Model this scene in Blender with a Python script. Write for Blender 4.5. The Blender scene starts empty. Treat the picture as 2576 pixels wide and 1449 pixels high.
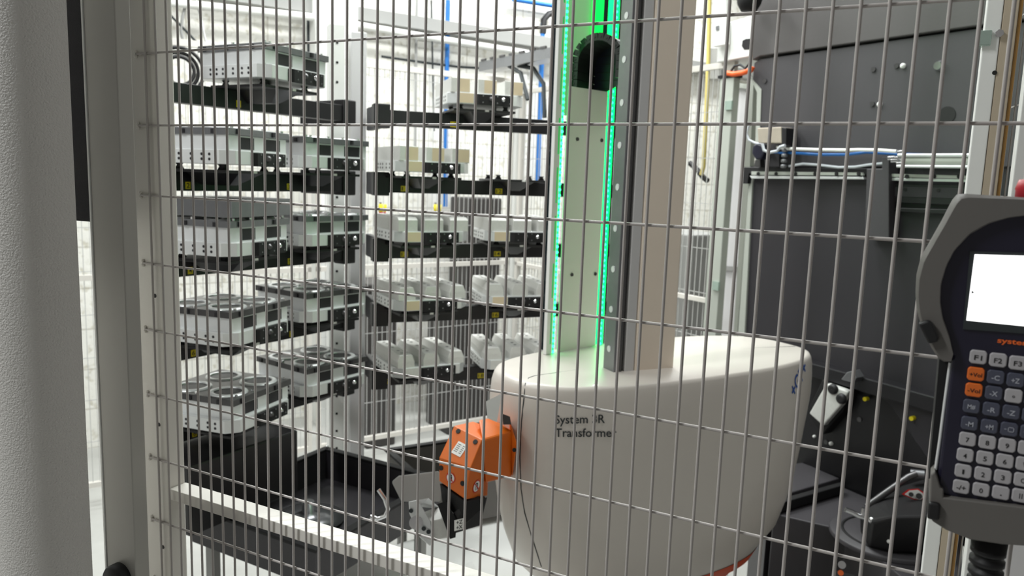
import bpy, bmesh, math, random
from mathutils import Matrix, Vector
random.seed(7)
C = bpy.context.scene.collection
S = bpy.context.scene

# ------------------------------------------------------------------ camera, light, exposure
W, H, FPX, CZ = 2576.0, 1449.0, 1932.5, 1.6
RC = ((0.88654579, 0.46143127, 0.0334328), (0.09422327, -0.10933484, -0.98952911), (-0.4529443, 0.88041302, -0.1404079))
cam_d = bpy.data.cameras.new('camera'); cam = bpy.data.objects.new('camera', cam_d); C.objects.link(cam)
cam_d.sensor_width = 36.0; cam_d.lens = FPX / W * 36.0; cam_d.clip_start = 0.02; cam_d.clip_end = 60
cam_d.dof.use_dof = True; cam_d.dof.focus_distance = .95; cam_d.dof.aperture_fstop = 9.0
right, down, fwd = Vector(RC[0]), Vector(RC[1]), Vector(RC[2])
fwd.normalize(); right = (right - fwd * right.dot(fwd)).normalized(); down = fwd.cross(right)
cam.matrix_world = Matrix(((right.x, -down.x, -fwd.x, 0), (right.y, -down.y, -fwd.y, 0), (right.z, -down.z, -fwd.z, CZ), (0, 0, 0, 1)))
S.camera = cam
S.view_settings.view_transform = 'Standard'; S.view_settings.look = 'None'
S.view_settings.exposure = 0.0; S.view_settings.gamma = 1.0; S.view_settings.use_curve_mapping = False
wd = bpy.data.worlds.new('world'); S.world = wd; wd.use_nodes = True
bg = wd.node_tree.nodes['Background']; bg.inputs[0].default_value = (1.0, 0.97, 0.93, 1); bg.inputs[1].default_value = 0.16

def lamp(name, x, y, z, sx, sy, power, col=(.97, 1, .99), tgt=None, az=0):
    l = bpy.data.lights.new(name, 'AREA'); l.shape = 'RECTANGLE'; l.size = sx; l.size_y = sy; l.energy = power; l.color = col
    o = bpy.data.objects.new(name, l); C.objects.link(o); o.location = (x, y, z)
    if tgt: o.rotation_euler = (Vector(tgt) - Vector((x, y, z))).to_track_quat('-Z', 'Y').to_euler()
    else: o.rotation_euler = (0, 0, math.radians(-az))
    return o
# the hall's ceiling luminaires: rows hanging above the cell and above the aisle behind it
lamp('ceiling_lamp_light', -2.0, 3.3, 3.75, .25, 1.5, 62, az=29)
lamp('ceiling_lamp_light', -0.9, 2.7, 3.75, .25, 1.5, 62, az=29)
lamp('ceiling_lamp_light', -2.6, 1.6, 3.75, .25, 1.5, 35, az=29)
lamp('ceiling_lamp_light', -1.6, 5.4, 3.75, .25, 1.5, 90, az=29)
lamp('ceiling_lamp_light', -3.4, 3.6, 3.75, .25, 1.5, 60, az=29)
lamp('ceiling_lamp_light', 0.6, 1.9, 3.75, .25, 1.5, 14, az=29)
lamp('ceiling_lamp_light', -2.1, -0.7, 3.75, .25, 1.5, 100, az=29)

# ------------------------------------------------------------------ pixel -> place helpers (world metres)
def ray(px, py):
    return right * ((px - W / 2) / FPX) + down * ((py - H / 2) / FPX) + fwd
CAM = Vector((0, 0, CZ))
def PZ(px, py, z):
    r = ray(px, py); return CAM + r * ((z - CZ) / r.z)
def PD(px, py, d): return CAM + ray(px, py) * d

class Frame:
    """x = face normal, y = along the face, z = up; az is the compass angle of y from +Y"""
    def __init__(s, x=0, y=0, az=0, z=0):
        s.az = az; a = math.radians(az); s.o = Vector((x, y, z))
        s.u = Vector((math.sin(a), math.cos(a), 0)); s.n = Vector((math.cos(a), -math.sin(a), 0))
        s.M = Matrix.Translation(s.o) @ Matrix.Rotation(-a, 4, 'Z')
    def hit(s, px, py, off=0.0):
        r = ray(px, py); p0 = s.o + s.n * off
        t = (p0 - CAM).dot(s.n) / r.dot(s.n); p = CAM + r * t - s.o
        return p.dot(s.u), p.z
    def loc(s, p):
        q = Vector(p) - s.o; return Vector((q.dot(s.n), q.dot(s.u), q.z))
WORLD = Frame()
WORLD.M = Matrix.Identity(4)
def wf(x, y, z=0):
    f = Frame(x, y, 0, z); f.M = Matrix.Translation((x, y, z)); return f

# ------------------------------------------------------------------ materials
def mat(name, col, rough=.5, metal=0.0, bump=0.0, scale=60, vary=0.0, emit=None, strength=1.0, coat=0.0, alpha=None, trans=0.0):
    m = bpy.data.materials.new(name); m.use_nodes = True; nt = m.node_tree; b = nt.nodes['Principled BSDF']
    c = tuple(((v / 255.0) ** 2.2) if v > 1 else v for v in col) + (1,)
    b.inputs['Base Color'].default_value = c; b.inputs['Roughness'].default_value = rough; b.inputs['Metallic'].default_value = metal
    if coat: b.inputs['Coat Weight'].default_value = coat
    if trans: b.inputs['Transmission Weight'].default_value = trans
    tc = nt.nodes.new('ShaderNodeTexCoord'); nz = nt.nodes.new('ShaderNodeTexNoise')
    nz.inputs['Scale'].default_value = scale; nz.inputs['Detail'].default_value = 4
    nt.links.new(tc.outputs['Object'], nz.inputs['Vector'])
    if vary:
        mx = nt.nodes.new('ShaderNodeMix'); mx.data_type = 'RGBA'
        mx.inputs[6].default_value = tuple(v * (1 - vary) for v in c[:3]) + (1,); mx.inputs[7].default_value = tuple(min(1, v * (1 + vary)) for v in c[:3]) + (1,)
        nt.links.new(nz.outputs['Fac'], mx.inputs[0]); nt.links.new(mx.outputs[2], b.inputs['Base Color'])
    if bump:
        bp = nt.nodes.new('ShaderNodeBump'); bp.inputs['Strength'].default_value = bump; bp.inputs['Distance'].default_value = .002
        nt.links.new(nz.outputs['Fac'], bp.inputs['Height']); nt.links.new(bp.outputs['Normal'], b.inputs['Normal'])
    if emit:
        b.inputs['Emission Color'].default_value = tuple(emit) + (1,); b.inputs['Emission Strength'].default_value = strength
    return m
M = {}
M['wire'] = mat('powder coated wire', (170, 164, 161), .38, 0, .1, 300)
M['frame'] = mat('cream powder coat', (215, 211, 204), .42, 0, .08, 250)
M['post'] = mat('grey anodised profile', (170, 168, 162), .38, .3, .03, 200)
M['skin'] = mat('textured grey plastic', (205, 202, 198), .45, 0, .9, 420)
M['brush'] = mat('black brush bristles', (26, 24, 28), .95, 0, 1.0, 900, .5)
M['black'] = mat('black painted steel', (30, 29, 31), .45, 0, .1, 80, .12)
M['blackm'] = mat('matt black', (18, 17, 19), .7)
M['rubber'] = mat('black rubber', (22, 21, 23), .55)
M['alu'] = mat('machined aluminium', (224, 226, 226), .34, .4, .05, 40, .05)
M['alub'] = mat('milled bright aluminium', (228, 230, 231), .3, .4, .03, 30, .06)
M['alud'] = mat('blasted aluminium', (212, 212, 208), .55, .25, .08, 120, .08)
M['steel'] = mat('ground steel', (138, 139, 142), .3, .75, .03, 60, .1)
M['steeld'] = mat('dark ground steel', (92, 91, 92), .32, .7, .05, 25, .22)
M['chrome'] = mat('chrome', (225, 226, 228), .12, 1.0)
M['beige'] = mat('anodised beige face', (214, 196, 166), .5, .2)
M['pocket'] = mat('dark recess', (48, 47, 50), .4, .3)
M['cover'] = mat('white robot cover', (214, 207, 199), .36, 0, .02, 200, coat=.15)
M['white'] = mat('white paint', (232, 233, 230), .45, 0, .03, 90)
M['whitew'] = mat('white board', (238, 238, 234), .6)
M['mast'] = mat('mast housing paint', (228, 214, 198), .45, 0, .02, 150)
M['mastl'] = mat('mast light edge', (205, 204, 204), .35, .2)
M['orange'] = mat('orange casting', (216, 104, 22), .42, 0, .08, 200)
M['ring'] = mat('orange red band', (214, 82, 40), .45)
M['green_led'] = mat('green led strip', (10, 200, 70), .4, emit=(0.0, 1.0, .12), strength=3.6)
M['green_reflection'] = mat('green led reflection', (10, 200, 70), .4, emit=(0.0, 1.0, .1), strength=1.2)  # glow that stands in for the reflection of the led strip
M['green_bead'] = mat('green led bead', (60, 255, 160), .4, emit=(0.03, 1.0, .3), strength=5.0)
M['green_slot'] = mat('green lit slot', (10, 130, 50), .4, emit=(0.0, 1.0, .15), strength=.35)
M['panelg'] = mat('led panel white sheet', (214, 218, 208), .38)
M['glass'] = mat('dark glass strip', (24, 32, 38), .08, 0, coat=.5)
M['mach'] = mat('charcoal machine panel', (68, 66, 69), .5, 0, .05, 180, .05)
M['machu'] = mat('charcoal machine hood', (80, 77, 77), .5, 0, .05, 180, .06)
M['machd'] = mat('dark machine panel', (50, 48, 52), .5, 0, .05, 180, .05)
M['machk'] = mat('near black machine part', (30, 29, 32), .42)
M['greyg'] = mat('grey green steel edge', (176, 180, 172), .5)
M['mesh'] = mat('galvanised white mesh', (186, 186, 184), .4)
M['grey'] = mat('mid grey paint', (150, 150, 148), .5)
M['lgrey'] = mat('light grey sheet', (208, 207, 208), .5)
M['tan'] = mat('tan aluminium side', (190, 176, 155), .45, .2)
M['gold'] = mat('ochre seal', (150, 112, 58), .5)
M['blue'] = mat('blue pipe', (40, 112, 190), .4)
M['navy'] = mat('navy housing', (30, 30, 48), .35)
M['yellow'] = mat('yellow label', (225, 205, 30), .5)
M['yel2'] = mat('yellowed cable', (205, 188, 110), .5)
M['red'] = mat('red button', (178, 40, 52), .4)
M['redl'] = mat('red sign ink', (200, 40, 40), .5)
M['ink'] = mat('black ink', (22, 22, 22), .6)
M['gink'] = mat('dark grey ink', (45, 50, 52), .6)
M['bink'] = mat('blue ink', (30, 80, 160), .5)
M['oink'] = mat('orange ink', (235, 105, 40), .5)
M['holder'] = mat('grey rubber bumper', (98, 95, 92), .5, 0, .05, 200)
M['pend'] = mat('navy black pendant face', (34, 32, 48), .35)
M['screen'] = mat('lit screen', (250, 250, 250), .3, emit=(1, 1, 1), strength=1.6)
M['keyw'] = mat('grey key', (168, 165, 168), .5)
M['keyd'] = mat('slate key', (72, 74, 88), .5)
M['keyo'] = mat('orange key', (214, 104, 40), .5)
M['keyl'] = mat('pale key legend', (170, 172, 182), .5)
M['hose'] = mat('orange hose', (240, 100, 45), .4)
M['clearh'] = mat('clear grey hose', (196, 200, 206), .25)
M['green_tint'] = mat('galvanised clip', (180, 200, 190), .25, .6)
M['box'] = mat('weathered zinc box', (176, 166, 152), .55, .2, .1, 30, .15)
M['dirt'] = mat('dark cabinet', (62, 59, 58), .5)
M['conc'] = mat('pale concrete floor', (176, 176, 172), .6, 0, .2, 12, .1)
M['ceil'] = mat('ceiling paint', (170, 170, 168), .8)

def wall_mat():
    m = bpy.data.materials.new('painted block wall'); m.use_nodes = True; nt = m.node_tree; b = nt.nodes['Principled BSDF']
    tc = nt.nodes.new('ShaderNodeTexCoord'); sp = nt.nodes.new('ShaderNodeSeparateXYZ'); cb = nt.nodes.new('ShaderNodeCombineXYZ')
    nt.links.new(tc.outputs['Object'], sp.inputs[0]); nt.links.new(sp.outputs[1], cb.inputs[0]); nt.links.new(sp.outputs[2], cb.inputs[1])
    br = nt.nodes.new('ShaderNodeTexBrick'); nt.links.new(cb.outputs[0], br.inputs['Vector'])
    br.inputs['Scale'].default_value = 1; br.inputs['Brick Width'].default_value = .46; br.inputs['Row Height'].default_value = .23
    br.inputs['Mortar Size'].default_value = .006; br.inputs['Mortar Smooth'].default_value = .4
    br.inputs['Color1'].default_value = (.86, .85, .80, 1); br.inputs['Color2'].default_value = (.82, .81, .76, 1); br.inputs['Mortar'].default_value = (.62, .60, .54, 1)
    nz = nt.nodes.new('ShaderNodeTexNoise'); nz.inputs['Scale'].default_value = 22; nz.inputs['Detail'].default_value = 8
    nt.links.new(tc.outputs['Object'], nz.inputs['Vector'])
    cr = nt.nodes.new('ShaderNodeValToRGB'); cr.color_ramp.elements[0].position = .34; cr.color_ramp.elements[0].color = (.74, .72, .66, 1)
    cr.color_ramp.elements[1].position = .46; cr.color_ramp.elements[1].color = (1, 1, 1, 1)
    nt.links.new(nz.outputs['Fac'], cr.inputs[0])
    mx = nt.nodes.new('ShaderNodeMix'); mx.data_type = 'RGBA'; mx.blend_type = 'MULTIPLY'; mx.inputs[0].default_value = 1
    nt.links.new(br.outputs['Color'], mx.inputs[6]); nt.links.new(cr.outputs[0], mx.inputs[7]); nt.links.new(mx.outputs[2], b.inputs['Base Color'])
    bp = nt.nodes.new('ShaderNodeBump'); bp.inputs['Strength'].default_value = .5; bp.inputs['Distance'].default_value = .01
    nt.links.new(nz.outputs['Fac'], bp.inputs['Height']); nt.links.new(bp.outputs['Normal'], b.inputs['Normal'])
    b.inputs['Roughness'].default_value = .7
    return m
M['wall'] = wall_mat()

# ------------------------------------------------------------------ mesh builder
class MB:
    def __init__(s, frame=WORLD): s.v = []; s.f = []; s.sm = []; s.fr = frame
    def add(s, vs, fs, sm=False):
        n = len(s.v); s.v += [Vector(v) for v in vs]; s.f += [tuple(i + n for i in f) for f in fs]; s.sm += [sm] * len(fs); return s
    def box(s, x0, x1, y0, y1, z0, z1):
        vs = [(x, y, z) for x in (x0, x1) for y in (y0, y1) for z in (z0, z1)]
        return s.add(vs, [(0, 1, 3, 2), (4, 6, 7, 5), (0, 4, 5, 1), (2, 3, 7, 6), (0, 2, 6, 4), (1, 5, 7, 3)])
    def prism(s, base, vec, sm=False):
        n = len(base); b = [Vector(p) for p in base]; v = Vector(vec)
        fs = [tuple(range(n))[::-1], tuple(range(n, 2 * n))] + [(i, (i + 1) % n, (i + 1) % n + n, i + n) for i in range(n)]
        return s.add(b + [p + v for p in b], fs, sm)
    def slab(s, pts, x0, x1):
        """outline of (y, z) pairs, thick from x0 to x1"""
        return s.prism([(x0, y, z) for y, z in pts], (x1 - x0, 0, 0))
    def plate(s, pts, z0, z1):
        return s.prism([(x, y, z0) for x, y in pts], (0, 0, z1 - z0))
    def cyl(s, p0, p1, r, r1=None, seg=12, sm=True):
        p0, p1 = Vector(p0), Vector(p1); r1 = r if r1 is None else r1; d = (p1 - p0).normalized()
        a = d.orthogonal().normalized(); b = d.cross(a); vs = []
        for p, q in ((p0, r), (p1, r1)):
            vs += [p + (a * math.cos(t) + b * math.sin(t)) * q for t in [2 * math.pi * i / seg for i in range(seg)]]
        s.add(vs, [(i, (i + 1) % seg, (i + 1) % seg + seg, i + seg) for i in range(seg)], sm)
        s.add(vs, [tuple(range(seg))[::-1], tuple(range(seg, 2 * seg))], False); return s
    def tube(s, path, r, seg=8, closed=False):
        P = [Vector(p) for p in path]; n = len(P); vs = []; a = None
        for i, p in enumerate(P):
            if closed: d = (P[(i + 1) % n] - P[i - 1]).normalized()
            else: d = (P[min(i + 1, n - 1)] - P[max(i - 1, 0)]).normalized()
            if a is None: a = d.orthogonal().normalized()
            a = (a - d * a.dot(d)).normalized(); b = d.cross(a); rr = r[i] if isinstance(r, (list, tuple)) else r
            vs += [p + (a * math.cos(t) + b * math.sin(t)) * rr for t in [2 * math.pi * k / seg for k in range(seg)]]
        fs = []
        for i in range(n if closed else n - 1):
            j = (i + 1) % n
            fs += [(i * seg + k, i * seg + (k + 1) % seg, j * seg + (k + 1) % seg, j * seg + k) for k in range(seg)]
        s.add(vs, fs, True)
        if not closed: s.add(vs[:seg] + vs[-seg:], [tuple(range(seg))[::-1], tuple(range(seg, 2 * seg))])
        return s
    def lathe(s, c, prof, seg=32, axis='z'):
        c = Vector(c); vs = []
        for r, h in prof:
            for k in range(seg):
                t = 2 * math.pi * k / seg; q = (r * math.cos(t), r * math.sin(t), h) if axis == 'z' else (h, r * math.cos(t), r * math.sin(t))
                vs.append(c + Vector(q))
        n = len(prof); fs = [(i * seg + k, i * seg + (k + 1) % seg, (i + 1) * seg + (k + 1) % seg, (i + 1) * seg + k) for i in range(n - 1) for k in range(seg)]
        return s.add(vs, fs, True)
    def ball(s, c, r, seg=10):
        return s.lathe(c, [(max(r * math.sin(math.pi * i / 6), 1e-5), -r * math.cos(math.pi * i / 6)) for i in range(7)], seg)
    def hull(s, pts):
        bm = bmesh.new(); [bm.verts.new(p) for p in pts]; bmesh.ops.convex_hull(bm, input=bm.verts)
        for v in [v for v in bm.verts if not v.link_faces]: bm.verts.remove(v)
        bm.verts.index_update(); s.add([v.co.copy() for v in bm.verts], [[v.index for v in f.verts] for f in bm.faces]); bm.free(); return s

CACHE = {}
def mesh_of(name, mb, m, rootM):
    T = rootM.inverted() @ mb.fr.M
    me = bpy.data.meshes.new(name); me.from_pydata([T @ v for v in mb.v], [], mb.f)
    bm = bmesh.new(); bm.from_mesh(me); bmesh.ops.recalc_face_normals(bm, faces=bm.faces); bm.to_mesh(me); bm.free()
    me.polygons.foreach_set('use_smooth', mb.sm); me.materials.append(m); me.update(); return me
def part(root, name, mb, m, parent=None, bevel=0, label=None, key=None, kind=None, seg=2):
    if key and key in CACHE: me = CACHE[key]
    else:
        me = mesh_of(name, mb() if callable(mb) else mb, M[m], root['_M'] if isinstance(root, dict) else Matrix(root_M[root.name]))
        if key: CACHE[key] = me
    o = bpy.data.objects.new(name, me); C.objects.link(o); o.parent = parent or root
    if bevel:
        b = o.modifiers.new('bevel', 'BEVEL'); b.width = bevel; b.segments = seg; b.limit_method = 'ANGLE'; b.angle_limit = math.radians(40)
    if label: o['label'] = label
    if kind: o['kind'] = kind
    return o
root_M = {}
def tag(o, label, cat, group=None, kind=None):
    if label: o['label'] = label
    if cat: o['category'] = cat
    if group: o['group'] = group
    if kind: o['kind'] = kind
    return o
def thing(name, label, cat, frame, group=None):
    o = bpy.data.objects.new(name, None); C.objects.link(o); o.empty_display_size = .05
    o.location = frame.M.translation; o.rotation_euler = (0, 0, frame.M.to_euler().z)
    root_M[o.name] = frame.M.copy(); return tag(o, label, cat, group)
def solo(name, mb, m, frame, label=None, cat=None, group=None, kind=None, bevel=0):
    me = mesh_of(name, mb, M[m], frame.M); o = bpy.data.objects.new(name, me); C.objects.link(o)
    o.location = frame.M.translation; o.rotation_euler = (0, 0, frame.M.to_euler().z); root_M[o.name] = frame.M.copy()
    if bevel:
        b = o.modifiers.new('bevel', 'BEVEL'); b.width = bevel; b.segments = 2; b.limit_method = 'ANGLE'; b.angle_limit = math.radians(40)
    return tag(o, label, cat, group, kind)
def text_geo(txt, bold=0.0):
    cu = bpy.data.curves.new('t', 'FONT'); cu.body = txt; cu.size = 1; cu.offset = bold; cu.resolution_u = 3
    ob = bpy.data.objects.new('t', cu); C.objects.link(ob); dg = bpy.context.evaluated_depsgraph_get(); dg.update()
    me = bpy.data.meshes.new_from_object(ob.evaluated_get(dg)); vs = [v.co.copy() for v in me.vertices]; fs = [tuple(p.vertices) for p in me.polygons]
    bpy.data.objects.remove(ob); bpy.data.meshes.remove(me); bpy.data.curves.remove(cu)
    x0 = min(v.x for v in vs); x1 = max(v.x for v in vs); y0 = min(v.y for v in vs); y1 = max(v.y for v in vs)
    return vs, fs, (x0, x1, y0, y1)
def text_on(mb, txt, y0, z0, w, h, x, bold=0.0, shear=0.0):
    """lettering on a face of normal +x: box y0..y0+w, z0..z0+h"""
    vs, fs, (a, b, c, d) = text_geo(txt, bold); k = w / (b - a) if w else h / (d - c); kz = h / (d - c)
    return mb.add([(x, y0 + (v.x - a) * k + (v.y - c) * kz * shear, z0 + (v.y - c) * kz) for v in vs], fs)

# ================================================================== the setting
fl = MB(); fl.box(-7, 4.5, -3, 9, -.05, 0)
solo('floor', fl, 'conc', WORLD, kind='structure')
ce = MB(); ce.box(-7, 4.5, -3, 9, 4.3, 4.35)
solo('ceiling', ce, 'ceil', WORLD, kind='structure')
WA = Frame(-3.42, 3.75, 29)           # block wall on the left, running away to the right
wl = MB(WA); wl.box(-.2, 0, -3.8, 5.0, 0, 4.3)
solo('wall_left', wl, 'wall', WA, kind='structure')
WB = Frame(WA.o.x + WA.u.x * 4.6, WA.o.y + WA.u.y * 4.6, 119)
wb = MB(WB); wb.box(-.2, 0, .0, 6.0, 0, 4.3)
solo('wall_back', wb, 'wall', WB, kind='structure')
col = MB(WA); y0 = WA.hit(800, 60, .22)[0]; y1 = WA.hit(900, 60, .22)[0]; col.box(0, .22, y0, y1, 0, 4.3)
solo('wall_column', col, 'white', WA, kind='structure')
bm_ = MB(WA); za = WA.hit(1000, 34, .1)[1]; zb = WA.hit(1000, 66, .1)[1]; bm_.box(.02, .12, -3.6, 4.5, zb, za)
solo('trim_1', bm_, 'grey', WA, kind='structure')

# wall services
yy = lambda px, py, off=.06: WA.hit(px, py, off)
def wall_pipe(name, label, cat, m, pts, r, off=.06, group=None):
    mb = MB(WA); mb.tube([(off, *yy(px, py, off)) for px, py in pts], r, 8)
    return solo(name, mb, m, WA, label, cat, group)
p = wall_pipe('conduit_pipe', 'long white conduit pipe along the block wall under the grey rail', 'pipe', 'white', [(405, 4), (775, 42), (1090, 96), (1385, 143)], .022, .14)
wall_pipe('blue_air_pipe', 'blue vertical air pipe behind the middle of the right pallet rack', 'pipe', 'blue', [(1127, 0), (1125, 120), (1122, 300), (1120, 520)], .016)
wall_pipe('blue_air_pipe', 'blue vertical air pipe with black elbow just left of the green lit unit', 'pipe', 'blue', [(1366, 60), (1361, 200), (1352, 460)], .018)
mb = MB(WA); mb.tube([(.06, *yy(*q)) for q in [(1396, 32), (1380, 36), (1368, 50), (1366, 85)]], .024, 8)
solo('pipe_elbow', mb, 'rubber', WA, 'black elbow fitting at the top of the blue pipe beside the green unit', 'pipe fitting')
wall_pipe('blue_air_pipe', 'blue horizontal air pipe at the top edge beside the green unit', 'pipe', 'blue', [(1290, -2), (1396, 15)], .018)
wall_pipe('wall_cable', 'thick dark vertical cable beside the white wall column', 'cable', 'gink', [(776, 0), (778, 200), (780, 440)], .012)
wall_pipe('wall_cable', 'thin grey vertical cable right of the white wall column', 'cable', 'grey', [(1049, 0), (1046, 150), (1044, 400)], .010)
wall_pipe('wall_cable', 'thin dark vertical cable with a knot on the block wall', 'cable', 'gink', [(1085, 0), (1088, 150), (1092, 330)], .006)
wall_pipe('wall_cable', 'dark cable sagging across the block wall above the mesh fence', 'cable', 'gink', [(960, 142), (1050, 155), (1150, 168), (1215, 172)], .008)
for lab, m, pts, r in (('black drooping cable crossing the upper left of the block wall', 'gink', [(395, 0), (430, 40), (470, 80), (500, 112)], .007),
                       ('grey looping cable at the upper left of the block wall', 'grey', [(470, 0), (460, 40), (455, 75), (462, 112)], .008),
                       ('pale slanting cable at the upper left of the block wall', 'lgrey', [(494, 0), (505, 45), (520, 115)], .006),
                       ('thin pale cable at the far left of the block wall', 'lgrey', [(405, 0), (398, 60)], .005)):
    wall_pipe('drooping_cable', lab, 'cable', m, pts, r, .12)

# cable tray coming out of the wall towards the machine
TR = Frame(0, 0, 119); pa = PD(1222, 180, 4.6)
tr = Frame(pa.x, pa.y, 119)
t = thing('cable_tray', 'grey perforated metal cable tray on a slant beside the green unit', 'cable tray', Frame(pa.x, pa.y, 119, 0))
mb = MB(tr); mb.box(-.05, .05, 0, 1.6, pa.z - .005, pa.z); mb.box(.045, .05, 0, 1.6, pa.z, pa.z + .05)
part(t, 'tray_bed', mb, 'steel')
mb = MB(tr)
for k in range(16): mb.box(.045, .055, .03 + k * .1, .08 + k * .1, pa.z + .05, pa.z + .062)
part(t, 'tray_tabs', mb, 'steeld')
mb = MB(tr); mb.tube([(0, .35, pa.z), (0, .5, pa.z - .03), (0, .6, pa.z - .12), (0, .62, pa.z - .3)], .012); mb.tube([(.03, .3, pa.z), (.03, .42, pa.z - .05), (.03, .5, pa.z - .2)], .012)
part(t, 'hanging_cable', mb, 'gink')

# ------------------------------------------------------------------ rear mesh fences
def mesh_panel(root, fr, y0, y1, z0, z1, pitch, rowp, r=.002, x=0, m='mesh'):
    mb = MB(fr); n = int((y1 - y0) / pitch)
    for k in range(n + 1): mb.cyl((x, y0 + k * pitch, z0), (x, y0 + k * pitch, z1), r, seg=4, sm=False)
    k = 0
    while z0 + k * rowp < z1: mb.cyl((x - .003, y0, z0 + k * rowp), (x - .003, y1, z0 + k * rowp), r, seg=4, sm=False); k += 1
    return part(root, 'wire_mesh', mb, m)
FA = Frame(-2.17, 4.20, 29)           # rear left fence, local y = 0 at the corner, negative towards the camera
for i, (a, b, lab) in enumerate(((-2.55, -1.27, 'left'), (-1.24, -.03, 'right'))):
    t = thing('mesh_fence_panel', ('white wire mesh panel before the block wall, behind the left rack', 'white wire mesh panel before the block wall, behind the right rack')[i], 'fence panel', FA)
    mesh_panel(t, FA, a + .02, b - .02, .12, 2.17, .03, .2)
    mb = MB(FA)
    mb.box(-.012, .012, a, b, 2.16, 2.19); mb.box(-.012, .012, a, b, 1.08, 1.105); mb.box(-.012, .012, a, b, .1, .125)
    mb.box(-.012, .012, a, a + .02, .125, 2.16); mb.box(-.012, .012, b - .02, b, .125, 2.16)
    part(t, 'panel_frame', mb, 'frame')
FB = Frame(-2.17, 4.20, 119)
for i, (a, b) in enumerate(((.05, 1.0), (1.04, 1.66))):
    t = thing('mesh_fence_panel', ('white wire mesh panel seen edgewise behind the green lit unit', 'white wire mesh panel between the mast and the charcoal machine')[i], 'fence panel', FB)
    mesh_panel(t, FB, a + .02, b - .02, .12, 2.1, .03, .2)
    mb = MB(FB)
    mb.box(-.012, .012, a, b, 2.1, 2.125); mb.box(-.012, .012, a, b, 1.08, 1.1); mb.box(-.012, .012, a, b, .1, .125)
    mb.box(-.012, .012, a, a + .025, .125, 2.1); mb.box(-.012, .012, b - .05, b, .125, 2.1)
    part(t, 'panel_frame', mb, 'frame')
for px, lab in ((1305, 'white square fence post at the rear corner of the cell'),):
    mb = MB(FA); mb.box(-.03, .03, -.02, .045, 0, 2.22)
    solo('fence_post', mb, 'white', FA, lab, 'fence post')
# posts near the machine
t = thing('fence_post', 'pale green-grey square fence post with black cap between mast and machine', 'fence post', FB)
y0 = FB.hit(1806, 480, .06)[0]; y1 = FB.hit(1826, 480, .06)[0]; zt = FB.hit(1826, 196, .06)[1]
mb = MB(FB); mb.box(.02, .06, y0 - .03, y1, 0, zt); part(t, 'post_tube', mb, 'greyg', bevel=.003)
mb = MB(FB); mb.box(.015, .065, y0 - .04, y1 + .006, zt, zt + .012); part(t, 'post_cap', mb, 'blackm')
for q in (265, 722):
    mb = MB(FB); mb.box(.06, .07, y1 - .03, y1 + .005, FB.hit(1826, q + 12, .06)[1], FB.hit(1826, q - 10, .06)[1])
    part(t, 'clamp', mb, 'green_tint')

# dark cabinets standing behind the rear fence
def cabinet(fr, x, y0, y1, z1, m, label, d=.4):
    mb = MB(fr); mb.box(x - d, x, y0, y1, 0, z1); return solo('cabinet', mb, m, fr, label, 'cabinet', bevel=.01)
cabinet(FA, -.12, FA.hit(925, 700, -.12)[0], FA.hit(1000, 700, -.12)[0], .98, 'dirt', 'dark brown cabinet behind the mesh fence at the left of the right rack', .3)
cabinet(FA, -.12, FA.hit(1130, 900, -.12)[0], FA.hit(1255, 900, -.12)[0] - .02, .80, 'dirt', 'low dark cabinet behind the mesh fence under the right rack', .3)
cabinet(FA, -.5, FA.hit(1178, 540, -.5)[0], FA.hit(1262, 540, -.5)[0], FA.hit(1200, 498, -.5)[1], 'dirt', 'tall dark grey cabinet behind the fence corner', .25)
cabinet(FB, -.3, .25, 1.2, 1.35, 'grey', 'grey cabinet behind the fence beyond the green lit unit', .3)
for i, px in enumerate((962, 1101)):   # small amber bottles on the ledge
    y, z = FA.hit(px, 532, -.06); fr = Frame(*(FA.o + FA.u * y + FA.n * -.06).xy, 29)
    t = thing('oiler_bottle', ('small amber and red oiler by the rack column', 'small amber and red oiler below the second shelf of the right rack')[i], 'bottle', Frame(fr.o.x, fr.o.y, 29, z))
    z = z
    mb = MB(fr); mb.lathe((0, 0, z - .03), [(.001, .028), (.02, .028), (.024, .04), (.024, .07), (.001, .07)]); part(t, 'cap', mb, 'yellow')
    mb = MB(fr); mb.lathe((0, 0, z - .03), [(.001, 0), (.017, 0), (.02, .01), (.02, .028), (.001, .028)]); part(t, 'bowl', mb, 'red')
    mb = MB(fr); mb.box(-.03, -.0, -.004, .004, z + .0, z + .006); mb.box(-.03, -.026, -.006, .006, z - .05, z + .05); part(t, 'bracket', mb, 'steel')

# coil of black hose hanging on the rear fence
t = thing('hose_coil', 'coil of black hose hanging on the rear fence at upper left', 'hose', Frame(*(FA.o + FA.u * FA.hit(452, 180, .05)[0]).xy, 29, 1.9))
yc, zc = FA.hit(452, 178, .05); rad = FA.hit(500, 178, .05)[0] - yc
mb = MB(FA)
for j, (dr, dx) in enumerate(((0, .04), (.02, .055), (-.02, .05))):
    mb.tube([(dx, yc + (rad + dr) * math.cos(a), zc + (rad + dr) * math.sin(a)) for a in [2 * math.pi * k / 40 for k in range(40)]], .009, 6, closed=True)
part(t, 'coil', mb, 'rubber')

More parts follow.
